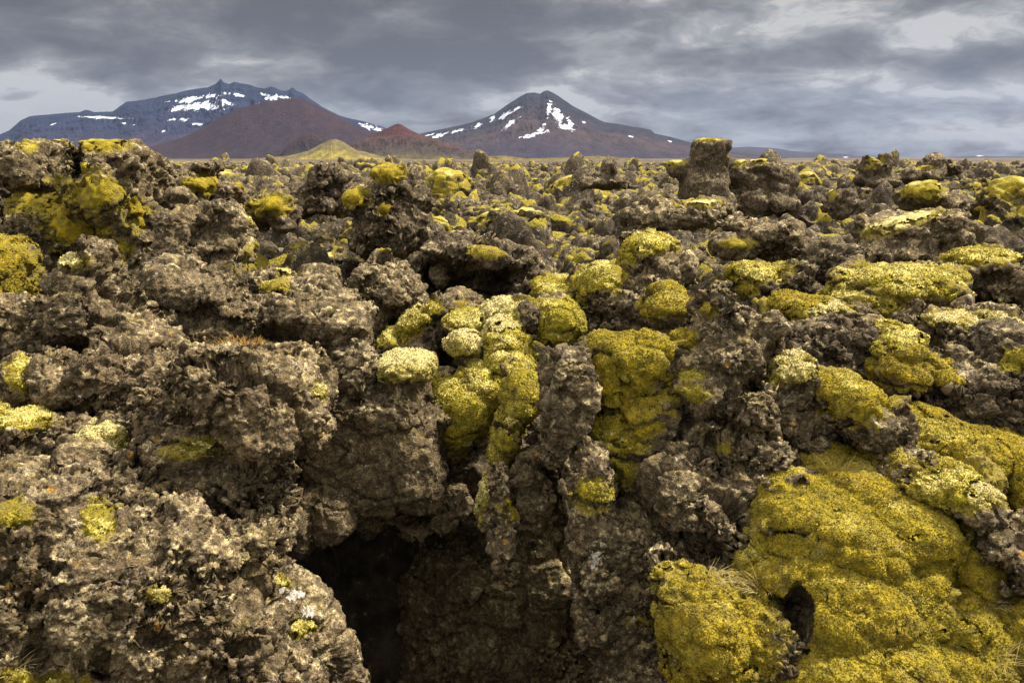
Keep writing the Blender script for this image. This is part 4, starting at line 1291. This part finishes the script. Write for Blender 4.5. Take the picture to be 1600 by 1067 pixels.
for p_, c_ in ((.42, (.150, .148, .158, 1)), (.465, (.190, .190, .199, 1)), (.505, (.255, .260, .274, 1)), (.545, (.325, .333, .346, 1))):
    e = el.new(p_)
    e.color = c_
cloud = ramp.outputs[0]
# thin bluish veil low over the horizon, brightest to the right, and a brighter patch low on the left
az = math_(t, 'ARCTAN2', sep.outputs[0], sep.outputs[1])


def gauss(a, e, wa, we, amp):
    da = math_(t, 'DIVIDE', math_(t, 'SUBTRACT', az, math.radians(a)), math.radians(wa))
    de = math_(t, 'DIVIDE', math_(t, 'SUBTRACT', sep.outputs[2], math.sin(math.radians(e))), math.sin(math.radians(we)))
    s = math_(t, 'ADD', math_(t, 'MULTIPLY', da, da), math_(t, 'MULTIPLY', de, de))
    return math_(t, 'MULTIPLY', math_(t, 'POWER', 2.718, math_(t, 'MULTIPLY', s, -1.0)), amp)


veil = mrange(t, sep.outputs[2], .0, .10, .75, 0.0)
cloud = mix(t, math_(t, 'MULTIPLY', veil, mrange(t, n2, .32, .6)), cloud, (.30, .35, .42))
# the banks of this sky: (azimuth, elevation, half widths, strength); cloud noise tears their edges
bank = None
for g_ in ((-27, 7.5, 13, 2.2, -.005), (-9, 7.6, 15, 2.2, -.030), (14, 9.2, 7, 1.8, -.045), (23, 5.5, 16, 1.4, -.03), (-18, 3.6, 10, 1.2, -.012), (24, 2.8, 12, .7, -.045),
           (8.5, 7.2, 4, 3.0, .045), (-34, 4.0, 7, 2.4, .06), (-4, 3.2, 8, 1.3, .02), (31, 1.3, 13, .8, .09), (30, 3.6, 5, .7, .04), (33, 10, 8, 2, -.05), (24, 8, 8, 2.5, -.03), (-22, 11, 20, 1.0, .02), (5, 11.5, 8, 1.2, .03)):
    q_ = gauss(*g_)
    bank = q_ if bank is None else math_(t, 'ADD', bank, q_)
cl = math_(t, 'ADD', math_(t, 'ADD', math_(t, 'MULTIPLY', math_(t, 'SUBTRACT', cl, .5), 1.7), .512), bank)
puff = node(t, 'ShaderNodeTexVoronoi', feature='SMOOTH_F1', in_={'Vector': plane, 'Scale': 2.6, 'Smoothness': .8, 'Detail': 0.0}).outputs['Distance']
cl = math_(t, 'ADD', cl, math_(t, 'MULTIPLY', math_(t, 'SUBTRACT', puff, .60), .16))
t.links.new(cl, ramp.inputs[0])
# overhead the overcast is thin and bright
cloud = mix(t, mrange(t, sep.outputs[2], .35, .85), cloud, mix(t, n1, (1.7, 1.66, 1.58), (3.2, 3.05, 2.9)))
skyc = node(t, 'ShaderNodeVectorMath', operation='SCALE', in_={0: sky.outputs[0], 'Scale': .10}).outputs[0]
total = mix(t, .95, skyc, mix(t, 1.0, cloud, (1.05, 1.0, .93), 'MULTIPLY'))
total = mix(t, mrange(t, sep.outputs[1], .1, -.7, 0.0, .8), total, (1.3, 1.27, 1.22))      # unseen sky behind the camera, brightened as fill for front faces
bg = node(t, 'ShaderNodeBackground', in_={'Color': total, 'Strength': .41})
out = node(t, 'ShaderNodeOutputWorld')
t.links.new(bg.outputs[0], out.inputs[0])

sl = bpy.data.lights.new('sun', 'SUN')
sl.energy = 3.5
sl.angle = math.radians(4)
sl.color = (1.0, .91, .76)
so = bpy.data.objects.new('sun', sl)
COL.objects.link(so)
sd = Vector((math.sin(SUN_AZ) * math.cos(SUN_EL), math.cos(SUN_AZ) * math.cos(SUN_EL), math.sin(SUN_EL)))
so.rotation_euler = sd.to_track_quat('Z', 'Y').to_euler()

SC.view_settings.view_transform = 'Standard'
SC.view_settings.look = 'None'
SC.view_settings.exposure = 1.42
SC.view_settings.gamma = 1.0
cy = SC.cycles
cy.max_bounces = 5
cy.diffuse_bounces = 3
cy.glossy_bounces = 1
cy.transmission_bounces = 0
cy.volume_bounces = 0
cy.use_denoising = True
cy.denoising_input_passes = 'RGB_ALBEDO_NORMAL'
cy.denoising_prefilter = 'NONE'
cy.denoiser = 'OPENIMAGEDENOISE'
print('verts', sum(len(m.vertices) for m in bpy.data.meshes))
